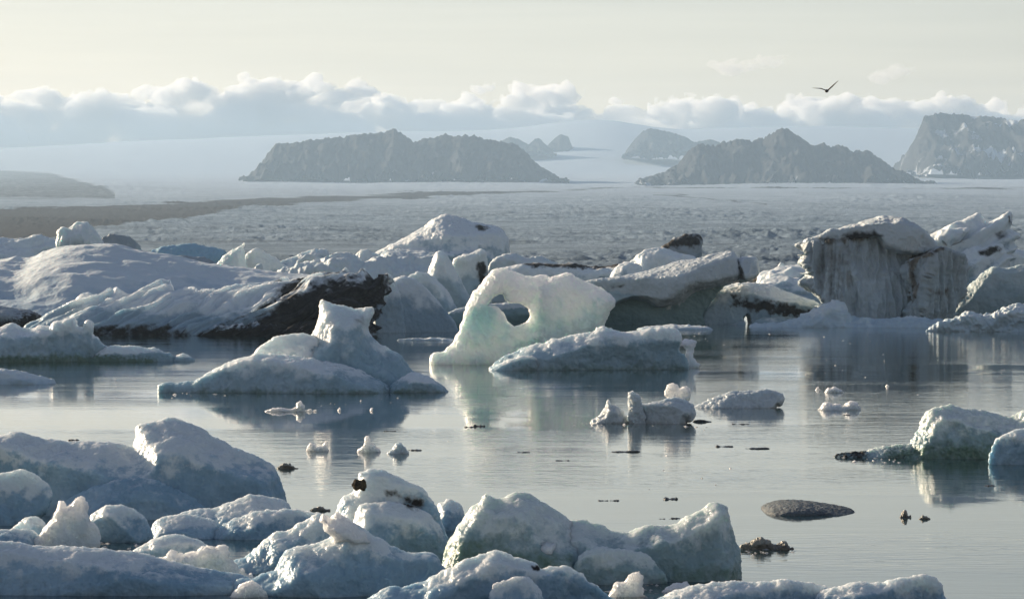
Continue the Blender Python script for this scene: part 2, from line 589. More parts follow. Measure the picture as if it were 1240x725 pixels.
def mountain(name, label, D, pts, base, depth, snow=0.0, seed=0, amp=1.0):
    pts = np.array(pts, float)
    xs = np.arange(pts[0, 0] - 4, pts[-1, 0] + 5, 1.6)
    ns = 90
    s = np.linspace(-1, 1, ns)
    X, Sg = np.meshgrid(xs, s)
    top = np.interp(xs, pts[:, 0], pts[:, 1], left=base + 3, right=base + 3)
    zt = EYE + (HOR - top) / FPX * D
    zb = EYE + (HOR - base - 6) / FPX * D
    WX = (X - 620) / FPX * D
    WY = D + Sg * depth
    P = np.stack([WX.ravel(), WY.ravel(), np.full(X.size, seed * 31.7)], 1)
    L = max(zt.max() - zb, 30)
    # ridge line wanders in depth; spurs and gullies on the flanks
    wander = fbm(np.stack([xs * D / FPX / (L * 1.5), np.zeros(len(xs)), np.full(len(xs), seed + 0.5)], 1), 3) * 0.25
    a = np.abs(Sg - wander[None, :])
    spur = ridged(P / np.array([L * 0.55, L * 1.6, 1]), 4, 0.55).reshape(X.shape)
    prof = 1 - 1.25 * np.power(np.clip(a * (1.0 - 0.25 * spur), 0, 1.4), 0.85)
    H = (zt - zb)[None, :] * prof
    rough = fbm(P / np.array([L * 0.20, L * 1.0, 1]) + 4.4, 5, 0.55).reshape(X.shape)
    Z = zb + H + rough * L * 0.085 * amp * np.clip(a * 5, 0.10, 1)
    crag = ridged(P / np.array([L * 0.09, L * 0.5, 1]) + 8.4, 3, 0.6).reshape(X.shape)
    Z += crag * L * 0.032 * amp
    n = len(xs)
    g = np.arange(n * ns).reshape(ns, n)
    Q = np.stack([g[:-1, :-1], g[:-1, 1:], g[1:, 1:], g[1:, :-1]], -1).reshape(-1, 4)
    V = np.stack([WX, WY, Z], -1).reshape(-1, 3)
    N = vnormals(V, Q)
    sn = snow + 0.35 * fbm(P / np.array([L * 0.5, L * 0.5, 1]) + 2.2, 3) + 0.2 * (np.abs(N[:, 2]) - 0.75)
    hf = ((Z - zb) / max(L, 1)).ravel()
    sn = sn + 0.30 * np.clip((0.40 - hf) / 0.40, 0, 1) * np.clip(0.35 + 1.6 * fbm(P / np.array([L * 0.9, L * 0.6, 1]) + 6.1, 3), 0, 1)
    link(name, make_mesh(name, V, Q, {'snow': sn}), M['mountain'], label, kind='structure')


mountain('mountain', 'long flat-topped dark mountain ridge rising from the glacier', 9000,
         [(308, 212), (316, 203), (324, 188), (334, 177), (360, 174), (385, 171), (410, 167), (440, 164), (463, 162), (478, 157), (490, 166),
          (503, 174), (512, 169), (524, 169), (540, 163), (548, 167), (560, 166), (574, 165), (585, 170), (600, 173), (620, 175), (634, 183),
          (645, 195), (655, 203), (668, 211), (682, 221)], 218, 420, 0.13, 1)
mountain('mountain', 'pointed dark mountain with a long falling ridge', 8600,
         [(772, 222), (800, 212), (820, 203), (836, 182), (850, 175), (868, 178), (880, 172), (900, 168), (914, 172), (926, 167), (940, 160),
          (950, 155), (960, 160), (975, 170), (985, 178), (1000, 175), (1008, 180), (1018, 177), (1030, 184), (1050, 186), (1065, 196),
          (1080, 208), (1098, 219), (1108, 222)], 222, 420, 0.10, 2)
mountain('mountain', 'snow-streaked flat mountain block with a steep end', 10500,
         [(1096, 196), (1102, 180), (1112, 164), (1121, 143), (1134, 138), (1160, 138), (1190, 141), (1220, 146), (1250, 152), (1300, 158),
          (1360, 166), (1420, 190)], 210, 650, 0.36, 3)
mountain('mountain', 'small far rock peak poking through the ice cap', 12800,
         [(596, 182), (604, 172), (618, 166), (630, 170), (640, 176), (648, 169), (653, 168), (661, 176), (670, 183)], 184, 200, 0.05, 4)
mountain('mountain', 'tiny twin rock knob on the snow slope', 13200,
         [(661, 180), (669, 170), (679, 163), (688, 166), (694, 180)], 181, 150, 0.05, 5)
mountain('mountain', 'rounded rock outcrop beside the ice cap dome', 12500,
         [(758, 184), (768, 170), (778, 160), (788, 156), (800, 158), (815, 162), (828, 166), (840, 173), (862, 170), (880, 176), (905, 184)], 185, 260, 0.05, 6)

# ------------------------------------------------------------------ icebergs
def P(pts, T=None, R=None, dy=0.0, lean=0.0, Tb=None, p=1.55, closed=False, bl=None):
    return dict(pts=pts, T=T, R=R, dy=dy, lean=lean, Tb=Tb, p=p, closed=closed, bl=bl)


STATS = [0]


def berg(name, label, yw, parts, mat='mid', cat='iceberg', group=None, px=1.5, rough=1.0, holes=(), dirt=(), white=(), green=(), strata=None, flute=0.0,
         scallop=1.0, k=0.12, jag=1.0, keep=0.6, cuts=(), facets=5, split=None, _cx=None, _parent=None):
    if split:                                      # pieces with a look of their own become parts of the berg
        u = EYE / (yw - HOR)
        allp = np.concatenate([np.array(q['pts'], float) for q in parts])
        cx = (allp[:, 0].min() + allp[:, 0].max()) / 2
        root = bpy.data.objects.new(name, None)
        sc.collection.objects.link(root)
        root.location = ((cx - 620) * u, FPX * u, 0)
        root.empty_display_size = 0.5
        root['label'] = label
        root['category'] = cat
        if group:
            root['group'] = group
        for pn, ids, pm in split:
            berg(pn, label + pn, yw, [parts[i] for i in ids], pm, None, None, px, rough, holes, dirt, white, green, strata, flute if pm != 'snow' else 0.0,
                 scallop, k, jag, keep, cuts, facets, None, cx, root)
        return root
    D = FPX * EYE / (yw - HOR)
    u = D / FPX                                    # metres per photo pixel at the thing
    seed = zlib.crc32(label.encode()) % 997
    rg = np.random.RandomState(seed)
    X0 = None
    allp = np.concatenate([np.array(q['pts'], float) for q in parts])
    cx = (allp[:, 0].min() + allp[:, 0].max()) / 2 if _cx is None else _cx
    toX = lambda x: (x - cx) * u
    toZ = lambda y: EYE - (y - HOR) * u            # height above the water
    h_all = max(toZ(allp[:, 1].min()), 4 * u)
    zb = -min(keep, 0.5 * h_all)
    hx = px * u
    preps = []
    for q in parts:
        pts = [(toX(x), toZ(y)) for x, y in q['pts']]
        xs = [a for a, _ in pts]
        zs = [b for _, b in pts]
        w = max(xs) - min(xs)
        hh = max(zs) - (min(zs) if q['closed'] else 0.0)
        if not q['closed']:
            below = 0.8 * hh + 0.3
            pts = [(pts[0][0] - 0.05 * hh, zb - below)] + pts + [(pts[-1][0] + 0.05 * hh, zb - below)]
        T = q['T'] if q['T'] is not None else min(0.38 * w, 1.1 * hh)
        Tb = q['Tb'] if q['Tb'] is not None else T * 0.8
        R = q['R'] if q['R'] is not None else 0.75 * min(hh, 0.6 * w)
        if mat == 'near_clear' or mat == 'brown':   # splintery edge
            dn_ = [pts[a_] + (pts[(a_ + 1) % len(pts)],) for a_ in range(len(pts))]
            sp = []
            for ax_, az_, (bx_, bz_) in dn_:
                for t_ in (0.0, 0.33, 0.66):
                    j_ = 0 if t_ == 0 else rg.uniform(-1.5, 1.5) * u
                    sp.append((ax_ + (bx_ - ax_) * t_ + j_ * 0.7, az_ + (bz_ - az_) * t_ + j_))
            line = np.array(sp)
        else:
            line = catmull(pts, 3)
            if mat in ('near', 'near_green', 'mid', 'snow', 'glow'):
                line = line + rg.uniform(-0.75, 0.75, line.shape) * u
        preps.append((line, T, Tb, R, q['dy'], q['lean'], 1.15 if mat == 'near_clear' else (1.2 if mat in ('near', 'near_green') else q['p']), hh, q['bl']))
    ext = max(a[1] for a in preps)
    xlo = min(a[0][:, 0].min() for a in preps) - 2 * hx
    xhi = max(a[0][:, 0].max() for a in preps) + 2 * hx
    zhi = max(a[0][:, 1].max() for a in preps) + 2 * hx
    ylo = min(a[4] - a[1] + min(0, a[5] * zb) for a in preps) - 3 * hx
    yhi = max(a[4] + a[2] + max(0, a[5] * zhi) for a in preps) + 3 * hx
    ylo = min(ylo, min(a[4] - a[1] + a[5] * z for a in preps for z in (zb, a[7])) - 3 * hx)
    hy = hx * 1.6
    ncell = (xhi - xlo) * (zhi - zb) * (yhi - ylo) / (hx * hx * hy)
    if ncell > 2.4e6:
        f = (ncell / 2.4e6) ** (1 / 3)
        hy *= f ** 2
        hx *= f ** 0.5
    gx = np.arange(xlo, xhi, hx)
    gz = np.arange(zb, zhi, hx)
    gy = np.arange(ylo, yhi, hy)
    GX, GZ = np.meshgrid(gx, gz, indexing='ij')
    F = None
    for poly, T, Tb, R, dy, lean, p, hh, bl in preps:
        d = poly_sd(poly, GX, GZ)
        if bl is None:
            bl = 0 if mat == 'near_clear' else max(1, int(0.10 * R / hx))
        ds = blur2(d, bl)
        d = np.where(d > -2.0 * hx, np.minimum(d, np.maximum(ds, d - hx)), ds)
        uu = np.maximum(1 + d / R, 0)
        yc = dy + lean * np.clip(GZ, zb, None)
        vy = gy[None, :, None] - yc[:, None, :]
        v = np.where(vy < 0, -vy / T, vy / Tb)
        q = (uu[:, None, :] ** p + v ** p) ** (1 / p) - 1
        f = q * min(R, T)
        x_lo, x_hi = poly[:, 0].min(), poly[:, 0].max()
        for _ in range(0 if mat in ('glow', 'far_glow') else facets):   # fracture faces on the side towards the open water
            x0_ = x_lo + (x_hi - x_lo) * rg.uniform(0.1, 0.9)
            z0_ = max(zb, poly[:, 1].max() - hh) + hh * rg.uniform(0.15, 0.75)
            y0_ = dy + lean * z0_ - T * rg.uniform(0.78, 0.95)
            tx_, tz_ = min(0.8, 1.5 * T / (x_hi - x_lo)), min(0.7, 0.8 * T / hh)
            nn = np.array([rg.uniform(-tx_, tx_), -1.0, rg.uniform(-0.3 * tz_, tz_)])
            nn /= np.linalg.norm(nn)
            f = np.maximum(f, ((GX - x0_) * nn[0] + (GZ - z0_) * nn[2])[:, None, :] + ((gy - y0_) * nn[1])[None, :, None])
        if F is None:
            F = f
        else:
            kk = k * min(hh, h_all) + 1e-4
            hmx = np.maximum(kk - np.abs(F - f), 0) / kk
            F = np.minimum(F, f) - hmx * hmx * kk * 0.25
    for hp in holes:
        d = poly_sd(catmull([(toX(x), toZ(y)) for x, y in hp], 3), GX, GZ)
        F = np.maximum(F, -d[:, None, :] * 0.8)
    for nx_, ny_, nz_, off in cuts:                # flat fracture faces
        F = np.maximum(F, (GX * nx_ + GZ * nz_)[:, None, :] + (gy * ny_)[None, :, None] - off)
    V, Q = surface_nets(F, (gx[0], gy[0], gz[0]), (gx[1] - gx[0], gy[1] - gy[0], gz[1] - gz[0]))
    if len(Q) == 0:
        print('EMPTY', label)
        return None
    Nn = vnormals(V, Q)
    hs = min(h_all, 2.2 * ext)
    W = V + seed * 3.17
    disp = fbm(W / (0.55 * hs), 3) * 0.065 * hs * rough
    disp += ridged(W / (0.42 * hs) + 5.0, 2, 0.45) * 0.026 * hs * rough
    if scallop:
        wsc = W + 0.12 * hs * np.stack([perlin(W / (0.3 * hs) + 7 * c) for c in range(3)], 1)
        disp += (worley(wsc / (0.34 * hs)) - 0.5) * 0.048 * hs * scallop * rough
        disp += (worley(wsc / (0.13 * hs) + 3) - 0.5) * 0.005 * hs * scallop * rough
    disp += (fbm(W / (8 * u), 2, 0.6) * 0.8 + fbm(W / (3.2 * u) + 3, 2, 0.7) * 0.75) * u * jag
    if flute:
        g = W * np.array([1 / (0.10 * hs), 1 / (0.14 * hs), 1 / (1.1 * hs)])
        disp += ridged(g, 3, 0.5) * 0.05 * hs * flute * np.clip(1.1 - 1.6 * np.abs(Nn[:, 2]), 0, 1)
    if strata:
        ang, amp, lam = strata                     # slanting melt ridges
        c, s_ = math.cos(math.radians(ang)), math.sin(math.radians(ang))
        al = W[:, 0] * c + W[:, 2] * s_
        ac = -W[:, 0] * s_ + W[:, 2] * c
        ac = ac + 0.10 * hs * perlin(W / (0.9 * hs) + 4.0)
        g = np.stack([al / (hs * 2.6), W[:, 1] / (hs * 1.6), ac / (lam * hs)], 1)
        disp += (ridged(g, 2, 0.45) - 0.4) * amp * hs
    fade = np.clip((V[:, 2] - zb) / (0.25 * hs + 1e-6), 0.3, 1)
    V = V + Nn * (disp * fade)[:, None]
    vx, vy_ = V[:, 0] / u + cx, HOR + (EYE - V[:, 2]) / u
    wob = fbm(V / (0.16 * hs) + seed, 4, 0.6)
    if strata:
        wob = 0.6 * wob + 1.1 * fbm(np.stack([al / (hs * 1.2), V[:, 1] / (hs * 1.6), ac / (lam * 0.8 * hs)], 1) + 2.0, 4, 0.6)
    if flute:
        wob = 0.6 * wob + 1.2 * fbm(V * np.array([1 / (0.08 * hs), 1 / (0.1 * hs), 1 / (0.9 * hs)]) + 2.0, 4, 0.6)

    def paint(polys):
        dv = np.zeros(len(V))
        for dp, soft, amt in polys:
            e = -poly_sd(np.array(dp, float), vx, vy_) / soft + wob * 0.9
            dv = np.maximum(dv, amt * np.clip(e * 0.5 + 0.5, 0, 1))
        return dv
    dv, wv_, gv = paint(dirt), paint(white), paint(green)
    lit_crust = np.clip((V[:, 2] / h_all - 0.30) / 0.55, 0, 1) + 0.35 * np.clip(Nn[:, 2], -0.3, 1)  # painted crest light with drained ice: paler with height and on upturned faces
    STATS[0] += len(Q)
    me = make_mesh(name, V, Q, {'dirt': dv, 'white': wv_, 'green': gv, 'lit_crust': lit_crust})
    if _parent is not None:
        return link(name, me, M[mat], parent=_parent)
    return link(name, me, M[mat], label, cat, group, loc=((cx - 620) * u, D, 0))


FAR = 'icebergs crowded against the glacier'
NEAR = 'ice blocks drifting close to the shore'
BIT = 'ice fragments floating on the open water'

# ---- far rows
berg('iceberg', 'low white snow-topped iceberg beneath the moraine beside the small tower', 350,
     [P([(-60, 300), (-40, 292), (0, 291), (20, 291), (40, 288), (58, 293), (75, 296), (90, 306)], T=6), P([(-60, 306), (-20, 303), (20, 304), (45, 309)], T=8, dy=-3)], 'far', group=FAR, strata=(8, 0.05, 0.2))
berg('iceberg', 'small bright fluted ice tower on the skyline under the moraine', 358,
     [P([(72, 315), (72, 290), (71, 279), (74, 275), (79, 275), (82, 278), (88, 272), (95, 270), (101, 269), (106, 271), (112, 276), (120, 286), (128, 300), (132, 315)], T=2.2, R=2.0)], 'far_glow', flute=1.2, group=FAR)
berg('iceberg', 'smooth grey rounded iceberg just behind the fluted tower', 352,
     [P([(106, 305), (122, 283), (140, 284), (158, 287), (168, 294), (174, 308)], T=4)], 'far_dark', rough=0.5, group=FAR)
berg('iceberg', 'deep blue low whaleback iceberg under the glacier', 352,
     [P([(180, 312), (190, 302), (205, 298), (225, 296), (245, 297), (262, 301), (276, 310)], T=5)], 'far_blue', rough=0.4, scallop=0.4, group=FAR)
berg('iceberg', 'pale grey ice lip in front of the deep blue whaleback', 360,
     [P([(196, 322), (212, 312), (232, 311), (250, 312), (262, 318), (268, 328)], T=3)], 'far_dark', rough=0.6, group=FAR)
berg('iceberg', 'sharp translucent shark-fin of ice above the snow slope', 376,
     [P([(262, 340), (262, 320), (270, 310), (280, 303), (290, 298), (297, 294), (295, 300), (297, 312), (298, 340)], T=1.3, R=1.5)], 'far_glow', rough=0.5, group=FAR)
berg('iceberg', 'smooth rounded blue-white dome next to the shark-fin', 374,
     [P([(294, 340), (296, 314), (303, 305), (312, 301), (322, 304), (335, 311), (345, 318), (352, 330)], T=3.5)], 'far', rough=0.45, scallop=0.5, group=FAR)
berg('ice_block', 'tiny white ice knob in front of the rounded dome', 378,
     [P([(307, 336), (309, 323), (313, 319), (317, 321), (319, 336)], T=0.7)], 'snow', 'ice block', rough=0.5, group=FAR)
berg('iceberg', 'tilted thin blue slab leaning behind the dome', 348,
     [P([(326, 316), (345, 302), (360, 294), (372, 291), (378, 292), (388, 298), (402, 314)], T=2.5)], 'far', rough=0.5, cuts=[(-.3, -.6, .74, 4.4)], group=FAR)
berg('ice_block', 'round white lump in the rubble beyond the snow slope', 370,
     [P([(356, 330), (362, 316), (370, 309), (382, 308), (392, 313), (402, 328)], T=2)], 'snow', 'ice block', rough=0.6, group=FAR)
berg('iceberg', 'jumbled white rubble ice shelf above the black ice', 377,
     [P([(330, 345), (350, 330), (372, 321), (395, 314), (420, 312), (440, 314), (470, 318), (500, 319), (525, 318), (540, 350)], T=6, R=4)], 'snow', rough=1.9, scallop=1.6, jag=1.6, group=FAR)
berg('iceberg', 'narrow pointed wedge of ice standing in the white rubble', 372,
     [P([(412, 330), (425, 314), (436, 305), (444, 302), (455, 309), (478, 315), (500, 324)], T=2.5)], 'far', rough=0.7, group=FAR)
berg('iceberg', 'large wedge-shaped iceberg with a long sloping lit edge on the skyline', 357,
     [P([(450, 318), (462, 302), (490, 287), (510, 275), (528, 264), (538, 261), (560, 266), (580, 272), (600, 276), (612, 283), (616, 297), (616, 330)], T=9, R=6, lean=0.3),
      P([(460, 325), (470, 305), (520, 303), (560, 305), (590, 310), (600, 330)], T=9, R=4, dy=-4)], 'far', rough=0.55, scallop=0.6,
     dirt=[([(575, 273), (590, 272), (594, 276), (580, 279)], 3, 1.0)], group=FAR)
berg('iceberg', 'upright block with a dark dirty hollow beside the pointed slab', 385,
     [P([(546, 385), (549, 320), (560, 311), (575, 306), (584, 303), (589, 307), (592, 325), (595, 350), (596, 385)], T=2.6, R=1.6)], 'far', rough=0.6,
     dirt=[([(577, 318), (587, 316), (590, 330), (588, 350), (580, 345), (578, 330)], 4, 0.9)], group=FAR)
berg('iceberg', 'pale blue lumps of ice under the wedge-shaped iceberg', 360,
     [P([(590, 330), (600, 314), (612, 309), (625, 309), (640, 314), (655, 310), (668, 318), (680, 330)], T=4)], 'snow', rough=0.8, group=FAR)
berg('iceberg', 'low grey iceberg with a dark dirty rim behind the arch', 366,
     [P([(585, 345), (610, 326), (628, 320), (645, 318), (680, 320), (710, 322), (735, 322), (752, 321), (770, 345)], T=4, R=2)], 'far', rough=0.7,
     dirt=[([(628, 318), (680, 318), (752, 319), (752, 324), (710, 325), (680, 324), (640, 322)], 2.5, 1.0)], group=FAR)
berg('iceberg', 'rough dark-crusted ice knob on the skyline behind the leaning slab', 362,
     [P([(792, 325), (797, 304), (802, 297), (818, 291), (830, 287), (844, 286), (849, 291), (848, 310), (850, 325)], T=3)], 'far_dark', rough=1.2,
     dirt=[([(795, 305), (800, 292), (830, 284), (850, 284), (848, 297), (820, 298), (805, 303)], 5, 1.0)], group=FAR)
berg('iceberg', 'pale blue mound in front of the dark-crusted knob', 370,
     [P([(738, 345), (748, 325), (757, 317), (766, 317), (776, 306), (795, 302), (815, 304), (832, 311), (850, 320), (860, 345)], T=5),
      P([(735, 348), (745, 328), (757, 318), (775, 322), (790, 345)], T=3, dy=-4)], 'far', rough=0.8, group=FAR)
berg('iceberg', 'low folded ice ridges between the leaning slab and the big block', 372,
     [P([(905, 360), (920, 338), (935, 330), (955, 324), (975, 320), (990, 318), (1000, 350)], T=5), P([(905, 362), (925, 344), (945, 338), (975, 341), (990, 362)], T=5, dy=-5)], 'far', rough=0.9, strata=(15, 0.10, 0.3), group=FAR)
berg('ice_block', 'small white ice stub on the folded ridges beside the big block', 371,
     [P([(940, 335), (942, 322), (945, 317), (950, 320), (952, 335)], T=0.6)], 'snow', 'ice block', group=FAR)
berg('iceberg', 'tall swept-back fluted iceberg behind the big block', 374,
     [P([(1120, 350), (1126, 315), (1128, 300), (1145, 291), (1165, 280), (1180, 270), (1192, 266), (1215, 267), (1223, 273), (1221, 290), (1216, 312), (1220, 350)], T=4.5, lean=0.2),
      P([(1122, 300), (1126, 288), (1145, 283), (1165, 279), (1172, 282), (1150, 296), (1130, 303)], T=3, dy=-2, closed=True),
      P([(1140, 355), (1150, 318), (1170, 306), (1195, 298), (1210, 300), (1212, 325), (1200, 355)], T=3, dy=-4)], 'far', rough=0.8, scallop=0.3, strata=(30, 0.15, 0.20),
     dirt=[([(1180, 306), (1195, 301), (1210, 300), (1206, 306), (1190, 311)], 3, 0.9), ([(1130, 286), (1160, 281), (1165, 284), (1140, 290)], 3, 0.5), ([(1205, 283), (1223, 280), (1222, 288), (1208, 292)], 4, 0.6)], group=FAR, split=[('fluted_back', [0], 'far'), ('side_fin', [1], 'far'), ('front_fold', [2], 'far')])
berg('iceberg', 'smooth blue slope of ice at the photo edge behind the green wedge', 370,
     [P([(1195, 345), (1205, 315), (1215, 300), (1235, 305), (1260, 311), (1300, 322), (1310, 345)], T=5)], 'far', rough=0.5, group=FAR)

# ---- snow slope and black-and-white ridged berg
berg('iceberg', 'long smooth blue-shaded snow slope filling the back of the lagoon', 389,
     [P([(-90, 335), (-60, 316), (0, 315), (15, 312), (33, 315), (50, 308), (75, 302), (110, 299), (150, 302), (190, 309), (240, 319), (290, 328), (340, 332), (400, 336), (450, 342), (480, 360)], T=26, R=8.5, Tb=8, lean=0.4)],
     'snow', rough=0.35, scallop=0.0, jag=0.35, strata=(-5, 0.045, 0.5), facets=0, group=FAR)
berg('iceberg', 'three-ply stack of smooth rounded ice slabs beside the black ice', 401,
     [P([(440, 410), (452, 375), (465, 346), (478, 337), (490, 334), (508, 340), (525, 357), (545, 382), (560, 410)], T=4, R=2.2, dy=-2.0),
      P([(446, 410), (452, 365), (462, 346), (476, 338), (484, 350), (490, 380), (496, 410)], T=3, R=1.6, dy=-4.2)], 'far', rough=0.35, scallop=0.4, group=FAR, split=[('slab', [0], 'far'), ('slab', [1], 'far')])
berg('iceberg', 'tilted smooth slab between the slab stack and the pointed slab', 394,
     [P([(470, 400), (482, 345), (500, 331), (518, 331), (535, 345), (552, 370), (566, 400)], T=2.6, R=1.8)], 'far', rough=0.4, scallop=0.5, group=FAR)
berg('iceberg', 'pointed upright slab with a bright lit edge behind the arch', 390,
     [P([(505, 390), (514, 345), (521, 322), (525, 309), (531, 304), (539, 307), (548, 320), (560, 342), (572, 365), (584, 395)], T=2.2, R=1.6)], 'far', rough=0.4, scallop=0.5, group=FAR)
berg('ice_block', 'flat-topped ice slab showing beside the arch foot', 396,
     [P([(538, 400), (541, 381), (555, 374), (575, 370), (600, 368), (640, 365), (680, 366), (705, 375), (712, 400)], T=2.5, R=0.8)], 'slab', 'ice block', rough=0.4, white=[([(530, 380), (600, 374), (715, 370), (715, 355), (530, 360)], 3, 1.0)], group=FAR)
berg('iceberg', 'dark ash-stained low ice lump at the foot of the snow slope', 402,
     [P([(-60, 395), (-30, 376), (0, 372), (25, 374), (45, 379), (60, 390), (66, 402)], T=4)], 'far_dark', rough=0.8,
     dirt=[([(-60, 400), (20, 385), (40, 376), (70, 378), (70, 410), (-60, 410)], 8, 0.9)])
berg('iceberg', 'ridged grey-white iceberg whose end is black with volcanic ash', 404,
     [P([(30, 404), (45, 394), (62, 384), (80, 376), (100, 363), (120, 358), (150, 357), (175, 349), (195, 348), (215, 353), (240, 356), (262, 356), (290, 353), (320, 348), (345, 345), (360, 352), (370, 404)], T=7, R=4.5, lean=0.5),
      P([(230, 404), (260, 385), (300, 366), (330, 352), (350, 344), (375, 340), (400, 336), (430, 335), (455, 335), (466, 339), (462, 352), (456, 370), (454, 404)], T=7, R=4, lean=0.5, dy=-1),
      P([(245, 404), (262, 396), (300, 393), (340, 391), (372, 390), (395, 384), (430, 375), (450, 382), (452, 404)], T=4.5, R=1.5, dy=-6)], 'far', rough=0.5, scallop=0.25, jag=0.5, strata=(24, 0.16, 0.17), px=1.1, facets=2,
     dirt=[([(235, 410), (300, 390), (330, 368), (345, 348), (400, 332), (470, 334), (470, 410)], 16, 1.0), ([(400, 345), (470, 330), (470, 372), (420, 372)], 10, 1.15),
           ([(232, 410), (262, 396), (372, 392), (455, 380), (455, 410)], 5, 1.1), ([(60, 398), (150, 393), (240, 396), (240, 410), (60, 410)], 6, 0.8)], split=[('ridged_flank', [0], 'far'), ('ash_slope', [1], 'far'), ('ash_ledge', [2], 'far')])

# ---- middle row, from the leaning slab to the far edge
berg('iceberg', 'big leaning white slab with a dark green undercut', 393,
     [P([(690, 372), (702, 347), (716, 340), (760, 333), (800, 324), (840, 314), (870, 308), (886, 305), (893, 310), (898, 322), (899, 334), (870, 344), (842, 352), (822, 366), (800, 371), (782, 364), (760, 363), (735, 371), (712, 381)], T=5.5, R=2.2, closed=True, lean=0.25),
      P([(895, 341), (892, 318), (900, 311), (912, 310), (917, 315), (920, 332), (910, 340)], T=3, R=1.0, closed=True, dy=1),
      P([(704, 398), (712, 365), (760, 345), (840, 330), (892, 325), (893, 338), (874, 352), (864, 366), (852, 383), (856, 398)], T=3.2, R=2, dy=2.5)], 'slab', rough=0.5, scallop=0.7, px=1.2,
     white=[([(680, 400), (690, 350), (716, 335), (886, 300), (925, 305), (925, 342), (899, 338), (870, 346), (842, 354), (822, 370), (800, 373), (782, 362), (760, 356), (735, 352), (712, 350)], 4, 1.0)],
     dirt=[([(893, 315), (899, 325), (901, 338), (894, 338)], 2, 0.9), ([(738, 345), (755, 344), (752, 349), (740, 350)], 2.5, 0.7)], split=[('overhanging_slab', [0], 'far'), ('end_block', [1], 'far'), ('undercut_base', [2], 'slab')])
berg('iceberg', 'low grey iceberg with a black band and a small water-worn hole', 392,
     [P([(846, 396), (851, 376), (862, 362), (862, 352), (880, 346), (905, 343), (935, 347), (960, 355), (985, 365), (1000, 375), (1005, 396)], T=4.5, R=2.5, lean=0.4),
      P([(870, 396), (900, 388), (940, 384), (975, 386), (985, 396)], T=3, dy=-3)], 'far', rough=0.6,
     holes=[[(899, 400), (899, 384), (904, 380), (908, 386), (907, 400)]],
     dirt=[([(884, 356), (905, 364), (940, 366), (985, 376), (975, 386), (940, 380), (905, 374), (886, 370)], 6, 1.0)], px=1.2)
berg('iceberg', 'massive block iceberg with tan dirt flutes and a snow cap', 393,
     [P([(985, 400), (1000, 372), (992, 360), (984, 351), (980, 342), (984, 331), (979, 319), (981, 308), (977, 300), (978, 294), (1000, 290), (1050, 286), (1100, 288), (1116, 296), (1122, 320), (1122, 360), (1125, 400)], T=5.0, R=1.6, p=3),
      P([(974, 297), (975, 291), (981, 288), (992, 286), (1005, 281), (1022, 277), (1040, 272), (1055, 268), (1075, 266), (1090, 267), (1098, 272), (1106, 275), (1116, 284), (1128, 296), (1120, 304), (1090, 306), (1070, 300), (1060, 288), (1030, 291), (1000, 295), (985, 300)], T=5.3, R=1.5, closed=True, p=2.5),
      P([(1098, 400), (1096, 375), (1104, 358), (1098, 340), (1095, 326), (1100, 313), (1115, 307), (1132, 299), (1146, 305), (1156, 311), (1160, 326), (1158, 346), (1152, 365), (1143, 378), (1150, 400)], T=4.2, R=1.3, dy=-4.0, p=2.2)],
     'block', rough=0.5, scallop=0.6, flute=1.5, px=1.05,
     white=[([(970, 292), (1000, 281), (1050, 262), (1100, 262), (1132, 298), (1118, 304), (1090, 306), (1070, 302), (1055, 284), (1000, 292)], 4, 1.0)],
     dirt=[([(976, 300), (1000, 290), (1060, 286), (1062, 300), (1035, 310), (1025, 368), (990, 368), (976, 340)], 18, 0.46),
           ([(990, 289), (1055, 280), (1062, 286), (1040, 292), (1000, 296)], 5, 0.85),
           ([(1096, 312), (1133, 298), (1160, 312), (1160, 384), (1096, 384)], 6, 0.27),
           ([(1094, 316), (1104, 309), (1134, 298), (1134, 302), (1106, 314), (1100, 330), (1104, 345), (1098, 370), (1095, 330)], 2, 0.9),
           ([(1118, 350), (1140, 348), (1140, 358), (1120, 358)], 5, 0.8)], split=[('wall', [0], 'block'), ('snow_cap', [1], 'snow'), ('buttress', [2], 'block')])
berg('iceberg', 'crusty snow apron around the foot of the massive block', 394.5,
     [P([(905, 394), (930, 391), (955, 388), (975, 378), (990, 369), (1005, 365), (1018, 368), (1026, 382), (1060, 385), (1100, 383), (1140, 388), (1170, 394)], T=2.5, R=1.8, dy=-4.5)], 'snow', rough=1.3, scallop=1.4, jag=1.5)
berg('iceberg', 'translucent green wedge iceberg with a bright edge beside the block', 392,
     [P([(1134, 392), (1143, 377), (1156, 364), (1175, 345), (1190, 331), (1204, 323), (1220, 325), (1240, 321), (1290, 316), (1310, 392)], T=3.0, R=2.6)], 'far_green', rough=0.4, scallop=0.5)
berg('iceberg', 'knobbly white snow bank floating before the green wedge', 401,
     [P([(1122, 400), (1140, 393), (1155, 385), (1172, 380), (1190, 382), (1210, 376), (1230, 370), (1260, 372), (1300, 375), (1310, 400)], T=3.0, R=1.6)], 'snow', rough=1.6, scallop=1.6, jag=1.8, px=1.2)
berg('ice_floe', 'thin flat ice floe under the leaning slab', 399,
     [P([(770, 399), (790, 395), (815, 393), (840, 394), (862, 398)], T=3, R=0.5)], 'snow', 'ice floe', rough=0.6)
berg('ice_floe', 'thin pale floe under the rounded slab stack', 412,
     [P([(478, 412), (500, 410), (530, 409), (556, 412)], T=1.6, R=0.3)], 'snow', 'ice floe', rough=0.4)

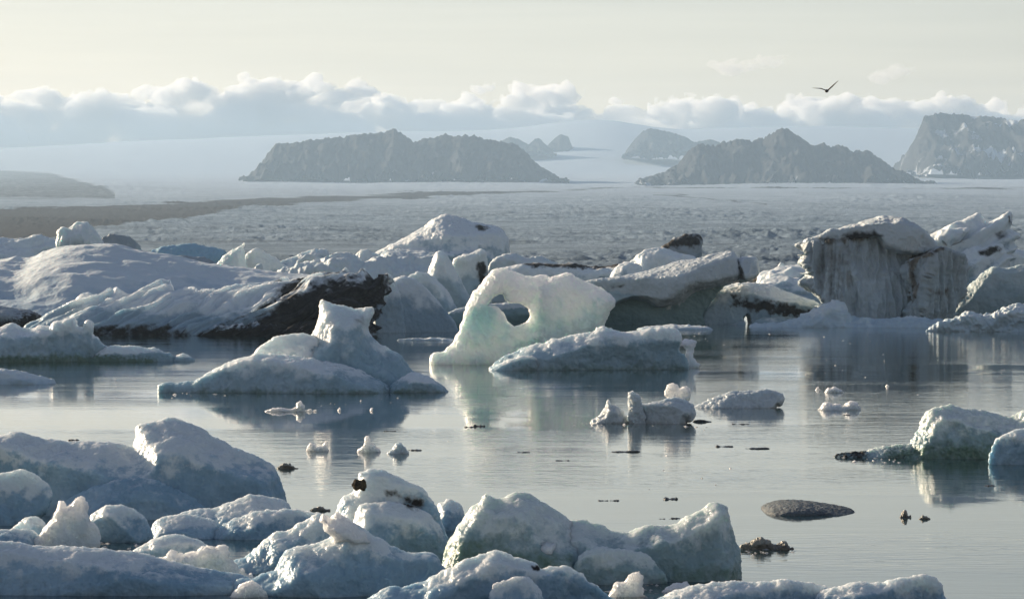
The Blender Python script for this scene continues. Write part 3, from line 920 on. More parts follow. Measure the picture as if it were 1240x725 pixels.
# ---- mid-lagoon bergs
berg('iceberg', 'crenellated white iceberg with a green waterline band and trailing tail', 437,
     [P([(-50, 437), (-40, 400), (-15, 395), (0, 397), (15, 393), (30, 398), (45, 396), (62, 398), (66, 391), (78, 388), (89, 387), (92, 395), (100, 397), (105, 390), (111, 392), (112, 406), (118, 408), (123, 417), (132, 423), (140, 437)], T=3.2, R=1.6),
      P([(105, 437), (120, 422), (145, 418), (165, 420), (185, 422), (204, 427), (212, 433), (214, 437)], T=1.2, R=0.8),
      P([(208, 437), (214, 430), (224, 428), (233, 433), (236, 437)], T=0.8, R=0.4)], 'mid', rough=0.85, px=1.2, green=[([(-60, 428), (130, 430), (190, 434), (190, 445), (-60, 445)], 5, 1.0)], split=[('wall', [0], 'mid'), ('tail', [1], 'mid'), ('tip', [2], 'mid')])
berg('ice_floe', 'low tapering snow-covered floe at the photo edge below the crenellated iceberg', 464,
     [P([(-60, 464), (-30, 448), (0, 447), (20, 449), (45, 454), (60, 458), (67, 462)], T=1.8, R=0.9)], 'snow', 'ice floe', rough=0.6)
berg('iceberg', 'white iceberg with a horned crag above broad snowy shoulders', 472,
     [P([(325, 475), (352, 420), (366, 412), (376, 404), (383, 388), (386, 374), (386, 363), (392, 362), (402, 367), (418, 372), (440, 374), (449, 372), (454, 378), (452, 390), (448, 402), (456, 414), (476, 427), (492, 442), (508, 475)], T=2.2, R=1.8, lean=0.10, p=1.25),
      P([(196, 474), (200, 462), (225, 461), (243, 457), (265, 444), (290, 434), (312, 428), (340, 428), (370, 431), (392, 436), (420, 441), (447, 451), (466, 461), (476, 474)], T=3.4, R=1.7, dy=-2.6, Tb=1.0, p=1.5),
      P([(290, 474), (310, 426), (332, 412), (350, 404), (364, 402), (380, 406), (400, 420), (420, 474)], T=1.8, R=1.4, dy=-0.2),
      P([(466, 474), (484, 458), (498, 450), (515, 452), (530, 460), (543, 472)], T=1.6, R=1.0, dy=-2.6)], 'mid', rough=0.75, px=1.15, k=0.05,
     dirt=[([(428, 385), (440, 383), (442, 392), (430, 393)], 5, 0.5)], green=[([(230, 468), (470, 466), (540, 470), (540, 480), (230, 480)], 5, 0.6)], split=[('crag', [0], 'mid'), ('shoulder', [1], 'mid'), ('shelf', [2], 'mid'), ('foot', [3], 'mid')])
berg('iceberg', 'translucent arch iceberg glowing green-white with a hole through it', 441,
     [P([(521, 446), (522, 431), (535, 425), (546, 417), (553, 404), (560, 390), (563, 375), (570, 358), (580, 346), (590, 335), (597, 326), (605, 325), (620, 327), (632, 333), (645, 334), (656, 332), (664, 336), (672, 345), (680, 370), (690, 400), (700, 446)], T=0.8, R=1.0, Tb=0.7),
      P([(640, 446), (650, 410), (652, 385), (650, 365), (655, 348), (664, 338), (674, 333), (686, 331), (696, 334), (710, 341), (726, 348), (738, 355), (744, 363), (743, 371), (737, 379), (732, 392), (725, 405), (716, 446)], T=1.0, R=1.0, dy=-0.6, Tb=0.8)],
     'glow', rough=0.5, scallop=1.3, px=0.95, k=0.05,
     holes=[[(590, 370), (596, 361), (604, 356), (610, 355), (612, 362), (618, 366), (628, 366), (640, 372), (643, 382), (637, 391), (623, 396), (614, 389), (609, 379), (600, 372)]], green=[([(640, 395), (700, 380), (735, 385), (720, 446), (600, 446)], 22, 0.30)])
berg('iceberg', 'hummocky low white iceberg floating just before the arch', 447,
     [P([(591, 449), (598, 441), (612, 432), (628, 424), (642, 420), (655, 418), (666, 412), (690, 408), (714, 402), (722, 397), (733, 395), (745, 400), (758, 402), (780, 400), (800, 399), (817, 398), (822, 405), (823, 425), (831, 432), (832, 449)], T=2.6, R=1.8),
      P([(591, 449), (605, 440), (625, 432), (645, 430), (660, 449)], T=1.2, R=0.8, dy=-2.0)], 'mid', rough=0.8, px=1.1, green=[([(620, 440), (832, 440), (832, 455), (620, 455)], 5, 0.5)], split=[('hummock', [0], 'mid'), ('toe', [1], 'mid')])
berg('ice_block', 'small bright ice hook leaning off the end of the hummocky iceberg', 445,
     [P([(830, 448), (830, 432), (832, 422), (822, 417), (828, 411), (842, 412), (841, 420), (838, 428), (843, 437), (848, 441), (846, 448)], T=0.6, R=0.35)], 'glow', 'ice block', px=0.9)

# ---- fragments on the open water
berg('ice_block', 'smooth white ice block with an upright finger and feathered fan', 512,
     [P([(752, 514), (760, 500), (775, 490), (800, 485), (820, 482), (838, 489), (843, 498), (838, 510), (830, 514)], T=1.0, R=0.6),
      P([(762, 514), (760, 492), (759, 480), (761, 474), (766, 472), (774, 478), (778, 488), (782, 514)], T=0.35, R=0.3, dy=-0.3),
      P([(714, 512), (717, 507), (727, 502), (733, 492), (737, 482), (741, 490), (752, 494), (760, 504), (758, 514)], T=0.5, R=0.35)], 'near', 'ice block', rough=0.7, px=1.0, k=0.05, group=BIT, white=[([(700, 460), (860, 460), (860, 520), (700, 520)], 3, 1.0)], split=[('block', [0], 'near'), ('finger', [1], 'near_clear'), ('fan', [2], 'near_clear')])
berg('ice_block', 'thin lit leaf of ice sticking up behind the fingered block', 508,
     [P([(806, 512), (808, 485), (804, 474), (808, 465), (815, 463), (822, 470), (832, 467), (837, 475), (834, 486), (828, 512)], T=0.25, R=0.25)], 'near_clear', 'ice block', scallop=0.5, px=1.0, group=BIT)
berg('ice_floe', 'flat elongated grey-white floe beyond the fingered block', 493,
     [P([(840, 494), (855, 486), (868, 480), (885, 475), (905, 473), (925, 472), (944, 475), (951, 482), (946, 490), (940, 494)], T=1.2, R=0.6)], 'near', 'ice floe', white=[([(830, 465), (960, 465), (960, 500), (830, 500)], 3, 1.0)], px=1.0, group=BIT)
berg('ice_block', 'knobbly warm white chunk drifting below the massive block', 496,
     [P([(990, 497), (995, 489), (1004, 486), (1012, 488), (1020, 492), (1028, 486), (1037, 487), (1043, 497)], T=0.5, R=0.3)], 'near_clear', 'ice block', scallop=0.5, rough=1.1, px=0.8, group=BIT)
berg('ice_block', 'tiny white chunk in the reflection of the massive block', 475,
     [P([(998, 475), (1003, 469), (1012, 468), (1019, 472), (1021, 475)], T=0.4, R=0.25)], 'near_clear', 'ice block', px=0.8, group=BIT)
berg('iceberg', 'rough white ice hump with a long low dark spit', 553,
     [P([(1082, 556), (1098, 543), (1108, 528), (1118, 510), (1127, 496), (1145, 492), (1165, 495), (1185, 498), (1205, 503), (1224, 505), (1240, 496), (1275, 490), (1300, 520), (1310, 556)], T=2.0, R=1.3),
      P([(1010, 552), (1030, 547), (1046, 545), (1062, 542), (1085, 538), (1108, 538), (1124, 556)], T=0.7, R=0.45)], 'near_green', rough=1.0, px=1.1, jag=1.4,
     dirt=[([(1000, 545), (1046, 540), (1050, 556), (1000, 556)], 8, 0.9)], green=[([(1070, 543), (1130, 536), (1180, 534), (1240, 540), (1240, 560), (1070, 560)], 8, 0.8)], split=[('hump', [0], 'near_green'), ('spit', [1], 'near_green')])
berg('iceberg', 'rounded white lump in front of the spit-tailed hump', 562,
     [P([(1198, 562), (1200, 545), (1206, 533), (1220, 525), (1240, 520), (1270, 517), (1300, 530), (1305, 562)], T=1.3, R=0.9)], 'near', rough=0.7, px=1.1)
berg('ice_floe', 'dark grey smooth whale-shaped floe alone on the water', 617,
     [P([(922, 619), (930, 611), (945, 607), (962, 606), (985, 608), (1005, 611), (1022, 614), (1034, 619)], T=2.4, R=0.22, Tb=1.8, p=2.0)], 'grey', 'ice floe', rough=0.9, scallop=0.8, facets=0, px=0.9, jag=0.4, group=BIT)
berg('ice_block', 'brown silty ice clump on the open water beside the whaleback block', 664,
     [P([(893, 665), (898, 659), (908, 657), (914, 652), (922, 650), (930, 653), (936, 660), (948, 655), (955, 660), (962, 665)], T=0.35, R=0.15)], 'brown', 'ice block', rough=1.2, px=0.7, jag=1.6, group=BIT)
berg('ice_block', 'small bristling brown ice bit near the whale-shaped floe', 626,
     [P([(1089, 627), (1092, 621), (1096, 617), (1099, 621), (1103, 627)], T=0.12, R=0.1)], 'brown', 'ice block', rough=1.3, px=0.6, group=BIT)
berg('ice_block', 'flat dark nub beside the bristling brown bit', 628,
     [P([(1112, 628), (1115, 625), (1121, 624), (1127, 628)], T=0.12, R=0.08)], 'brown', 'ice block', px=0.6, group=BIT)
berg('ice_block', 'small flat floe with one white spike near the horned iceberg', 498,
     [P([(320, 499), (324, 496), (340, 493), (356, 494), (360, 494.5), (372, 496), (383, 495), (384, 499)], T=0.5, R=0.15),
      P([(357, 499), (359, 490), (361, 485), (365, 484), (367, 489), (371, 499)], T=0.2, R=0.15, dy=-0.1)], 'near_clear', 'ice block', scallop=0.5, px=0.8, rough=0.8, group=BIT, split=[('floe', [0], 'near_clear'), ('spike', [1], 'near_clear')])
berg('ice_block', 'little crown-shaped lit ice chip beyond the foreground mound', 546,
     [P([(371, 547), (372, 540), (376, 535), (383, 541), (390, 539), (394, 532), (396, 540), (401, 547)], T=0.2, R=0.14)], 'near_clear', 'ice block', scallop=0.5, px=0.7, rough=0.7, group=BIT)
berg('ice_block', 'little steeple-shaped lit ice chip beside a grey pyramid', 547,
     [P([(431, 548), (434, 543), (440, 539), (443, 528), (447, 527), (449, 535), (456, 541), (462, 548)], T=0.2, R=0.14)], 'near_clear', 'ice block', scallop=0.5, px=0.7, rough=0.7, group=BIT)
berg('ice_block', 'small grey pyramid of ice beside the steeple-shaped chip', 549,
     [P([(468, 550), (474, 544), (479, 537), (484, 536), (490, 541), (497, 550)], T=0.3, R=0.2)], 'near', 'ice block', px=0.8, rough=0.6, white=[([(460, 530), (500, 530), (500, 555), (460, 555)], 3, 1.0)], group=BIT)

DARKS = [
    (562, 574, 519, 4, 'black ice crumb under the arch reflection, first of three in a row'),
    (573, 588, 519, 6, 'black ice crumb under the arch reflection, biggest of three in a row'),
    (464, 480, 524, 4, 'dark speck of ice off the tip of the horned iceberg'),
    (494, 511, 547, 4, 'thin dark sliver trailing off the grey pyramid'),
    (626, 642, 549, 3, 'thin dark sliver lying alone below the arch reflection'),
    (740, 776, 549, 4, 'long dark sliver below the fingered ice block'),
    (672, 690, 559, 3, 'short dark sliver below and beside the long sliver'),
    (866, 888, 543, 5, 'dark flat ice scrap below the elongated floe'),
    (902, 932, 545, 4, 'dark stretched ice scrap pointing towards the spit'),
    (838, 862, 514, 7, 'blackened ice lump at the end of the fingered block'),
    (886, 908, 515, 3, 'olive flat scrap between the fingered block and the dirty chunk'),
    (803, 821, 607, 6, 'lone black oval ice lump above the whaleback block'),
    (724, 737, 608, 4, 'tiny dark crumb, first of a pair behind the foreground ice'),
    (738, 750, 608, 4, 'tiny dark crumb, second of a pair behind the foreground ice'),
    (812, 824, 630, 5, 'small dark crumb just behind the saddle of foreground ice'),
    (798, 812, 629, 2, 'flat dark sliver just behind the saddle of foreground ice'),
    (1020, 1040, 504, 3, 'dark flat sliver under the knobbly warm chunk'),
    (82, 96, 535, 4, 'dark crumb behind the big foreground mound'),
    (1192, 1206, 590, 4, 'small dark crumb below the rounded white lump'),
]
for x0, x1, yw, hp, lab in DARKS:
    w = x1 - x0
    rc = np.random.RandomState(x0)
    prof = [(x0 + w * t, yw - hp * .5 - hp * rc.uniform(0.12, 0.5) * (1 if 0.1 < t < 0.9 else 0) + .5) for t in (0, .14, .3, .45, .6, .75, .88, 1)]
    berg('ice_fragment', lab, yw - hp * .5, [P(prof, T=0.2 + 0.012 * w, R=0.07)],
         'black', 'ice fragment', px=0.6, rough=0.9, jag=0.4, group='dark scraps of silty ice on the water')
LIGHTS = [
    (334, 362, 567, 6, 'brown', 'flat brown silty scrap behind the big foreground mound'),
    (408, 414, 497, 4, 'near_clear', 'tiny bright speck of ice between the spike floe and the arch'),
    (447, 453, 497, 4, 'near_clear', 'tiny bright speck of ice nearest the arch reflection'),
    (986, 994, 472, 4, 'near_clear', 'tiny white speck beside the chunk in the block reflection'),
    (1072, 1078, 468, 3, 'near_clear', 'tiny white speck in the dark of the block reflection'),
    (372, 404, 618, 5, 'brown', 'flat brown scrap between foreground mound and dark-stained dome'),
]
for x0, x1, yw, hp, mt, lab in LIGHTS:
    w = x1 - x0
    berg('ice_fragment', lab, yw, [P([(x0, yw + 1), (x0 + w * .25, yw - hp * .8), (x0 + w * .5, yw - hp), (x0 + w * .8, yw - hp * .5), (x1, yw + 1)], T=0.15, R=0.1)],
         mt, 'ice fragment', px=0.7, rough=1.3, group=BIT)

# ---- foreground
berg('iceberg', 'big blue-shaded foreground mound with a raised crest', 622,
     [P([(-60, 625), (-40, 532), (0, 529), (22, 528), (50, 534), (90, 537), (120, 536), (150, 540), (162, 542), (164, 522), (170, 516), (190, 513), (208, 508), (222, 511), (240, 520), (260, 534), (285, 545), (310, 555), (330, 565), (340, 582), (344, 602), (346, 625)], T=2.3, R=1.6, lean=0.25),
      P([(60, 630), (110, 590), (160, 575), (200, 580), (240, 600), (270, 630)], T=1.4, R=1.2, dy=-1.6)], 'near', rough=0.6, px=1.1, group=NEAR)
berg('iceberg', 'low double-folded blue ice hump at the foot of the big mound', 650,
     [P([(195, 640), (225, 622), (255, 618), (280, 609), (302, 603), (330, 607), (345, 614), (350, 645)], T=1.2, R=0.7, dy=1.4),
      P([(176, 652), (190, 630), (215, 623), (245, 626), (262, 632), (280, 652)], T=1.0, R=0.6, dy=0.2),
      P([(255, 652), (275, 632), (305, 620), (340, 615), (370, 617), (395, 621), (402, 640), (404, 652)], T=1.1, R=0.7, dy=-0.2)], 'near', rough=0.6, px=1.05, group=NEAR, split=[('rear_fold', [0], 'near'), ('front_fold', [1], 'near'), ('front_fold', [2], 'near')])
berg('iceberg', 'rounded blue block at the photo edge before the big mound', 634,
     [P([(-60, 640), (-40, 580), (0, 572), (30, 568), (45, 573), (57, 584), (62, 597), (56, 620), (40, 640)], T=1.0, R=0.7)], 'near', rough=0.7, px=1.05, group=NEAR)
berg('ice_block', 'low bluish lumps huddled beside the spiky clear block', 661,
     [P([(-40, 662), (-20, 642), (15, 640), (38, 643), (54, 654), (58, 662)], T=0.8, R=0.5), P([(0, 662), (15, 637), (35, 627), (52, 640), (58, 662)], T=0.6, R=0.5, dy=0.9)], 'near', 'ice block', px=1.05, group=NEAR)
berg('ice_block', 'spiky clear ice block catching light in front of the big mound', 662,
     [P([(38, 664), (52, 642), (64, 628), (69, 610), (73, 605), (76, 606), (80, 613), (88, 611), (94, 603), (100, 602), (105, 608), (106, 618), (107, 632), (118, 640), (122, 650), (118, 664)], T=0.5, R=0.4, lean=0.1)], 'near_clear', 'ice block', scallop=0.5, px=1.0, rough=0.9, group=NEAR)
berg('ice_block', 'smooth rounded blue boulder of ice behind the spiky clear block', 655,
     [P([(100, 658), (106, 630), (122, 615), (145, 611), (165, 618), (178, 631), (184, 646), (184, 658)], T=0.9, R=0.6)], 'near', 'ice block', px=1.2, rough=0.5, group=NEAR)
berg('ice_floe', 'long dark-sided slab along the bottom edge of the photo', 716,
     [P([(-60, 718), (-40, 656), (0, 657), (50, 662), (110, 664), (160, 669), (190, 676), (220, 683), (258, 690), (288, 696), (304, 702), (311, 716)], T=1.3, R=0.6, lean=0.3)], 'near', 'ice floe', rough=0.5, px=1.1, group=NEAR,
     dirt=[([(-60, 695), (100, 700), (310, 706), (310, 730), (-60, 730)], 12, 0.35)])
berg('ice_block', 'rounded white lump resting behind the long dark-sided slab', 694,
     [P([(145, 695), (160, 668), (178, 657), (195, 648), (215, 648), (236, 649), (250, 660), (258, 678), (262, 695)], T=0.7, R=0.45)], 'near', 'ice block', px=1.1, rough=0.7, group=NEAR)
berg('ice_block', 'glittering crumbly ridge of clear ice on the long slab', 703,
     [P([(178, 706), (188, 679), (205, 673), (220, 672), (232, 668), (244, 664), (250, 659), (262, 664), (270, 661), (276, 676), (290, 690), (305, 694), (312, 706)], T=0.35, R=0.3)], 'near_clear', 'ice block', px=0.9, rough=1.8, scallop=1.6, jag=2.0, group=NEAR)
berg('ice_block', 'white sloping ice mound behind the peaked foreground block', 692,
     [P([(270, 694), (285, 680), (300, 671), (316, 659), (330, 645), (350, 641), (365, 632), (384, 622), (394, 626), (402, 640), (404, 694)], T=0.8, R=0.6)], 'near', 'ice block', px=1.2, rough=0.7, group=NEAR)
berg('iceberg', 'peaked white foreground block with a knobbed crest', 718,
     [P([(280, 722), (300, 702), (335, 690), (344, 673), (360, 665), (375, 662), (390, 655), (402, 648), (396, 640), (388, 628), (390, 622), (400, 629), (408, 621), (420, 629), (435, 638), (450, 650), (465, 657), (476, 665), (500, 672), (524, 674), (530, 684), (545, 694), (548, 722)], T=1.3, R=0.85, lean=0.15),
      P([(388, 630), (391, 621), (400, 628), (409, 620), (425, 632), (440, 642), (450, 655), (430, 665), (405, 655), (396, 643)], T=0.45, R=0.3, closed=True, dy=-0.2)], 'near', rough=0.8, px=1.1, k=0.05, group=NEAR, split=[('block', [0], 'near'), ('knob', [1], 'near_clear')])
berg('iceberg', 'domed foreground block with a curled lip and brown stain', 684,
     [P([(396, 690), (402, 640), (408, 612), (416, 601), (426, 596), (432, 586), (437, 575), (450, 570), (466, 571), (485, 580), (505, 590), (520, 602), (535, 620), (545, 641), (549, 658), (550, 690)], T=0.9, R=0.7, dy=0.3),
      P([(432, 690), (430, 645), (432, 618), (440, 607), (460, 605), (490, 607), (512, 616), (530, 634), (543, 655), (546, 690)], T=0.9, R=0.6, dy=-0.6)], 'near', rough=0.55, px=1.1, k=0.04, group=NEAR,
     dirt=[([(468, 594), (485, 598), (510, 606), (513, 613), (500, 614), (485, 604), (470, 599)], 5, 0.85)], green=[([(500, 640), (550, 640), (550, 690), (430, 690), (450, 672)], 14, 0.4)], split=[('curled_lip', [0], 'near'), ('dome', [1], 'near')])
berg('rock', 'small dark brown stone lodged in the lip of the domed block', 684,
     [P([(427, 585), (431, 578), (437, 580), (442, 578), (444, 586), (443, 593), (437, 591), (431, 592)], T=0.16, R=0.12, closed=True, dy=-0.45)], 'stone', 'rock', px=0.5, rough=0.5, facets=0)
berg('ice_block', 'small dark ice nub peeping behind the domed block', 641,
     [P([(522, 645), (527, 620), (532, 608), (545, 604), (556, 611), (563, 625), (566, 645)], T=0.6, R=0.4)], 'near', 'ice block', px=1.1, rough=0.7, group=NEAR)
berg('iceberg', 'wide saddle-shaped foreground berg with a green glowing base', 700,
     [P([(530, 704), (537, 676), (548, 652), (560, 630), (572, 612), (582, 600), (588, 597), (595, 603), (603, 607), (620, 603), (640, 601), (655, 607), (668, 618), (680, 627), (700, 640), (720, 660), (740, 704)], T=1.4, R=0.95),
      P([(660, 704), (670, 650), (685, 632), (705, 630), (722, 636), (745, 643), (775, 641), (800, 637), (825, 632), (845, 622), (860, 612), (870, 610), (881, 615), (884, 630), (888, 655), (895, 680), (897, 704)], T=1.3, R=0.8, lean=0.1),
      P([(690, 706), (700, 668), (725, 657), (755, 660), (785, 665), (800, 685), (806, 706)], T=0.7, R=0.5, dy=-1.3)], 'near_green', rough=0.7, px=1.2, k=0.05, group=NEAR, green=[([(535, 652), (600, 648), (650, 662), (690, 668), (690, 710), (525, 710)], 14, 0.7), ([(800, 682), (900, 682), (900, 710), (800, 710)], 10, 0.6)], split=[('peak', [0], 'near_green'), ('saddle', [1], 'near_green'), ('glassy_apron', [2], 'near_green')])
berg('ice_block', 'pale cube of ice stuck against the saddle-shaped berg', 705,
     [P([(637, 708), (640, 668), (648, 659), (662, 656), (672, 657), (674, 672), (678, 708)], T=0.35, R=0.2)], 'near', 'ice block', px=1.0, rough=0.5, dirt=[], group=NEAR)
berg('ice_block', 'clear glassy ice shard below the saddle-shaped berg', 722,
     [P([(735, 724), (745, 706), (756, 703), (764, 694), (775, 690), (781, 698), (778, 710), (785, 724)], T=0.2, R=0.15)], 'near_clear', 'ice block', scallop=0.5, px=0.8, rough=1.2, group=NEAR)
berg('iceberg', 'broad humped white block cut by the bottom edge', 742,
     [P([(430, 745), (450, 720), (470, 712), (500, 710), (520, 700), (545, 690), (562, 681), (590, 670), (606, 667), (625, 675), (648, 682), (656, 690), (668, 686), (682, 685), (700, 692), (720, 710), (745, 722), (770, 745)], T=1.2, R=0.8)], 'near', rough=0.8, px=1.05, group=NEAR,
     dirt=[([(643, 684), (654, 685), (654, 690), (645, 689)], 2, 1.0)])
berg('ice_block', 'small pale angular block in front of the broad humped block', 748,
     [P([(588, 752), (595, 712), (600, 704), (616, 700), (636, 697), (646, 705), (656, 720), (664, 752)], T=0.5, R=0.25, p=3)], 'near', 'ice block', rough=0.5, px=1.1, group=NEAR)
berg('iceberg', 'low lumpy white ridge cut by the bottom edge beside open water', 742,
     [P([(780, 745), (800, 722), (825, 714), (850, 708), (890, 704), (930, 705), (955, 702), (985, 708), (1005, 712), (1020, 745)], T=1.3, R=0.6),
      P([(975, 745), (990, 716), (1012, 708), (1030, 702), (1060, 703), (1090, 697), (1110, 693), (1130, 698), (1141, 712), (1150, 745)], T=1.1, R=0.6, dy=-0.5)], 'near', rough=0.9, px=1.2, jag=1.3, group=NEAR, split=[('ridge', [0], 'near'), ('ridge', [1], 'near')])
for (pp, yw_, lb) in (
    ([(278, 722), (290, 708), (305, 702), (318, 712), (325, 722)], 722, 'thin glassy plate tilted off the end of the long slab'),
    ([(310, 716), (322, 704), (338, 700), (346, 712), (350, 716)], 716, 'glassy splinter between the long slab and the peaked block'),
    ([(800, 716), (815, 706), (832, 703), (845, 716)], 716, 'flat glassy wafer below the saddle-shaped berg'),
    ([(926, 742), (930, 722), (938, 718), (946, 724), (950, 742)], 740, 'small white pebble of ice on the lumpy ridge')):
    berg('ice_block', lb, yw_, [P(pp, T=0.25, R=0.15)], 'near_clear', 'ice block', scallop=0.5, px=0.9, group=NEAR)


def brash():
    """slush of tiny ice splinters drifting round the larger pieces"""
    rg = np.random.RandomState(11)
    zones = [(270, 345, 702, 722, 70, 2.6), (690, 860, 506, 518, 26, 1.5), (180, 300, 470, 482, 24, 1.3), (380, 520, 480, 500, 16, 1.1), (900, 965, 660, 672, 22, 1.8),
             (1010, 1130, 548, 560, 26, 1.6), (700, 800, 704, 724, 50, 2.2), (120, 180, 652, 668, 24, 2.0), (560, 860, 400, 416, 30, 1.1), (850, 1240, 402, 480, 40, 1.0), (540, 900, 520, 600, 20, 1.2)]
    base = np.array([(1, 0, 0), (-1, 0.2, 0), (0, 1, 0), (0.1, -1, 0), (0.2, 0.1, 1), (0, 0, -0.6)], float)
    fc = np.array([(0, 2, 4), (2, 1, 4), (1, 3, 4), (3, 0, 4), (2, 0, 5), (1, 2, 5), (3, 1, 5), (0, 3, 5)])
    Vs, Fs, n = [], [], 0
    for x0, x1, y0, y1, c, sz in zones:
        for _ in range(c):
            D = FPX * EYE / (rg.uniform(y0, y1) - HOR)
            uu = D / FPX
            q = base * (1 + rg.uniform(-0.4, 0.4, base.shape)) * uu * sz * rg.uniform(0.4, 1.3) * np.array([rg.uniform(0.7, 2.2), 1.5, rg.uniform(0.25, 0.9)])
            a = rg.uniform(0, 6.28)
            q = q @ np.array([(math.cos(a), math.sin(a), 0), (-math.sin(a), math.cos(a), 0), (0, 0, 1)])
            Vs.append(q + np.array([(rg.uniform(x0, x1) - 620) * uu, D, 0]))
            Fs.append(fc + n)
            n += 6
    link('brash_ice', make_mesh('brash_ice', np.concatenate(Vs), np.concatenate(Fs), smooth=False), M['near_clear'],
         'loose slush of tiny ice splinters scattered on the water', kind='stuff')


brash()
print('berg quads', STATS[0])


# ------------------------------------------------------------------ bird
def bird():
    D, u = 165.0, 165.0 / FPX
    bx, by, bz = px2w(1001.5, 110.5, D)
    h = 0.014
    gx = np.arange(-0.75, 0.75, h); gy = np.arange(-0.36, 0.36, h); gz = np.arange(-0.2, 0.62, h)
    X, Y, Z = np.meshgrid(gx, gy, gz, indexing='ij')

    def cap(a, b, ra, rb, flat=(1, 1, 1)):
        a, b = np.array(a, float), np.array(b, float)
        f = np.array(flat, float)
        d = b - a
        t = np.clip(((X - a[0]) * d[0] + (Y - a[1]) * d[1] + (Z - a[2]) * d[2]) / (d @ d), 0, 1)
        r = ra + (rb - ra) * t
        return np.sqrt(((X - a[0] - t * d[0]) / f[0]) ** 2 + ((Y - a[1] - t * d[1]) / f[1]) ** 2 + ((Z - a[2] - t * d[2]) / f[2]) ** 2) - r
    parts = [cap((-0.03, -0.13, 0), (0.03, 0.14, 0.01), 0.075, 0.055), cap((-0.05, -0.15, 0.01), (-0.07, -0.23, 0.01), 0.05, 0.035),
             cap((-0.07, -0.24, 0.01), (-0.08, -0.30, -0.005), 0.018, 0.010), cap((0.03, 0.14, 0.01), (0.05, 0.30, 0.0), 0.045, 0.055, (1, 1, 0.3)),
             # wings: the far one raised in a steep V, the near one low and foreshortened
             cap((0.03, 0.0, 0.03), (0.24, 0.03, 0.22), 0.085, 0.085, (0.35, 1, 0.35)), cap((0.24, 0.03, 0.22), (0.52, 0.14, 0.48), 0.075, 0.022, (0.4, 1, 0.4)),
             cap((-0.03, 0.0, 0.03), (-0.28, 0.02, 0.12), 0.085, 0.08, (0.5, 1, 0.25)), cap((-0.28, 0.02, 0.12), (-0.66, 0.14, 0.15), 0.07, 0.02, (0.6, 1, 0.3))]
    F = parts[0]
    for f in parts[1:]:
        kk = 0.04
        hm = np.maximum(kk - np.abs(F - f), 0) / kk
        F = np.minimum(F, f) - hm * hm * kk * 0.25
    V, Q = surface_nets(F, (gx[0], gy[0], gz[0]), (h, h, h))
    k = NT('dark_plumage')
    s = k.n('ShaderNodeBsdfPrincipled')
    k.l(s.outputs[0], k.out.inputs['Surface'])
    k.l(k.mix(k.ramp(k.noise(9, 4, 0.6), 0.4, 0.6), (0.05, 0.042, 0.036), (0.11, 0.095, 0.08)), s.inputs['Base Color'])
    s.inputs['Roughness'].default_value = 0.8
    link('bird', make_mesh('bird', V, Q), k.m, 'dark brown seabird gliding with wings raised in the sky', 'bird', loc=(bx, by, bz))


bird()


# ------------------------------------------------------------------ haze over the land, clouds beyond it
def haze():
    V = np.array([(x, y, z) for x in (-9000, 9000) for y in (-900, 19000) for z in (-2.0, 640)], float)
    Q = np.array([(0, 1, 3, 2), (4, 6, 7, 5), (0, 4, 5, 1), (2, 3, 7, 6), (0, 2, 6, 4), (1, 5, 7, 3)])
    k = NT('haze_air')
    v = k.n('ShaderNodeVolumePrincipled')
    v.inputs['Color'].default_value = (0.52, 0.74, 1.0, 1)
    v.inputs['Density'].default_value = 5.2e-5
    v.inputs['Anisotropy'].default_value = 0.3
    k.l(v.outputs[0], k.out.inputs['Volume'])
    link('haze', make_mesh('haze', V, Q, smooth=False), k.m, 'thin pale haze over the lagoon and glacier', kind='stuff')


haze()


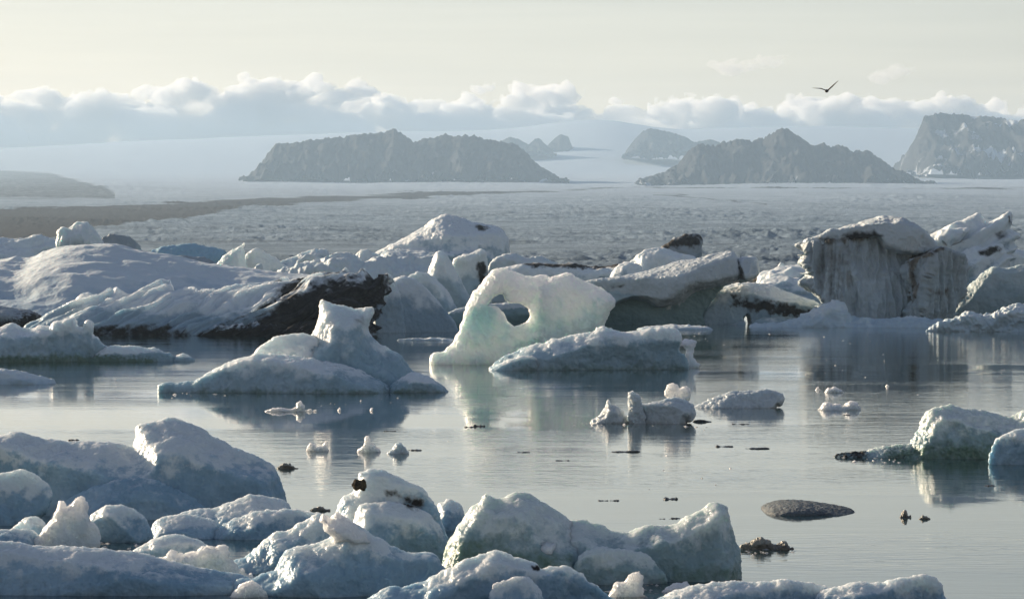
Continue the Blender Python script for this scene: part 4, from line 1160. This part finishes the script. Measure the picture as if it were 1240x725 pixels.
def cloud(name, label, pts, D, dens, hx, count, rad, depth, low, seed):
    """cumulus as a union of puffs under an uneven top line"""
    rg = np.random.RandomState(seed)
    u = D / FPX
    pts = np.array(pts, float)
    px_ = (pts[:, 0] - 620) * u
    pz_ = EYE + (HOR - pts[:, 1]) * u
    x = rg.uniform(px_[0], px_[-1], count)
    top = np.interp(x, px_, pz_)
    t = rg.rand(count) ** 1.3
    r = rad * (0.45 + 0.95 * rg.rand(count) ** 1.5) * (0.62 + 0.55 * t)
    z = top - r * 0.85 - t * low
    y = rg.uniform(-depth, depth, count)
    gx = np.arange(px_[0] - 2 * rad, px_[-1] + 2 * rad, hx)
    gy = np.arange(-depth - 1.6 * rad, depth + 1.6 * rad, hx)
    gz = np.arange(z.min() - 1.6 * rad, pz_.max() + rad, hx)
    F = np.full((len(gx), len(gy), len(gz)), rad, np.float32)
    if low > 100:                                  # solid body below the puffs
        body = np.interp(gx, px_, pz_) - 0.9 * rad
        body = body + 60 * perlin(np.stack([gx / 700.0, gx * 0, gx * 0 + seed], 1))
        b = np.maximum(gz[None, None, :] - body[:, None, None], np.abs(gy - depth * 0.55)[None, :, None] - depth * 0.35)
        F = np.minimum(F, np.broadcast_to(b, F.shape)).astype(np.float32)
    for k in range(count):
        m = r[k] * 1.6
        a = [np.searchsorted(g, (c - m, c + m)) for g, c in ((gx, x[k]), (gy, y[k]), (gz, z[k]))]
        sl = tuple(slice(*q) for q in a)
        d = np.sqrt((((gx[sl[0]] - x[k]) * 0.72) ** 2)[:, None, None] + ((gy[sl[1]] - y[k]) ** 2)[None, :, None] + (((gz[sl[2]] - z[k]) * 1.55) ** 2)[None, None, :]) - r[k]
        F[sl] = np.minimum(F[sl], d)
    A = rad
    band = np.abs(F) < 0.62 * A
    ii = np.argwhere(band)
    W = np.stack([gx[ii[:, 0]], gy[ii[:, 1]], gz[ii[:, 2]]], 1) + 500.0 + 37.0 * seed
    W = W + A * 0.35 * np.stack([perlin(W / (A * 0.9) + 7 * c) for c in range(3)], 1)
    disp = (0.5 - worley(W / (A * 0.75))) * A * 0.6 + (0.5 - worley(W / (A * 0.30) + 5)) * A * 0.30 + fbm(W / (A * 1.7) + 3, 2) * A * 0.4
    F[band] -= disp
    V, Q = surface_nets(F, (gx[0], gy[0], gz[0]), (hx, hx, hx))
    k = NT(name + '_vapour')
    p = k.n('ShaderNodeVolumePrincipled')
    p.inputs['Color'].default_value = (0.985, 0.985, 0.985, 1)
    p.inputs['Density'].default_value = dens
    p.inputs['Anisotropy'].default_value = 0.1
    k.l(p.outputs[0], k.out.inputs['Volume'])
    print(name, len(Q))
    link(name, make_mesh(name, V, Q), k.m, label, kind='stuff', loc=(0, D, 0))


BANK = [(-330, 135), (-200, 112), (-100, 106), (0, 110), (30, 102), (55, 99), (75, 105), (100, 108), (125, 109), (150, 101), (175, 97), (208, 102), (225, 95),
        (260, 91), (300, 87), (330, 85), (370, 90), (410, 94), (440, 100), (470, 110), (500, 118), (525, 116), (545, 102), (580, 97), (605, 103), (640, 97), (680, 96),
        (700, 106), (740, 113), (780, 118), (800, 111), (830, 109), (870, 113), (900, 110), (940, 114), (970, 111), (1000, 115), (1040, 114),
        (1090, 111), (1130, 109), (1160, 113), (1180, 123), (1210, 122), (1250, 126), (1400, 116), (1560, 140)]
cloud('clouds', 'long bank of cumulus lying along the ice cap', BANK, 26000, 0.014, 17, 460, 165, 330, 340, 8)
cloud('cloud_wisp', 'faint small cloud puff above the bird height', [(855, 74), (880, 68), (905, 70), (930, 62), (958, 66)], 30000, 0.0045, 14, 26, 60, 60, 60, 5)
cloud('cloud_wisp', 'fainter small cloud puff over the mountain block', [(1064, 80), (1085, 74), (1104, 79)], 30000, 0.004, 14, 12, 55, 40, 30, 6)
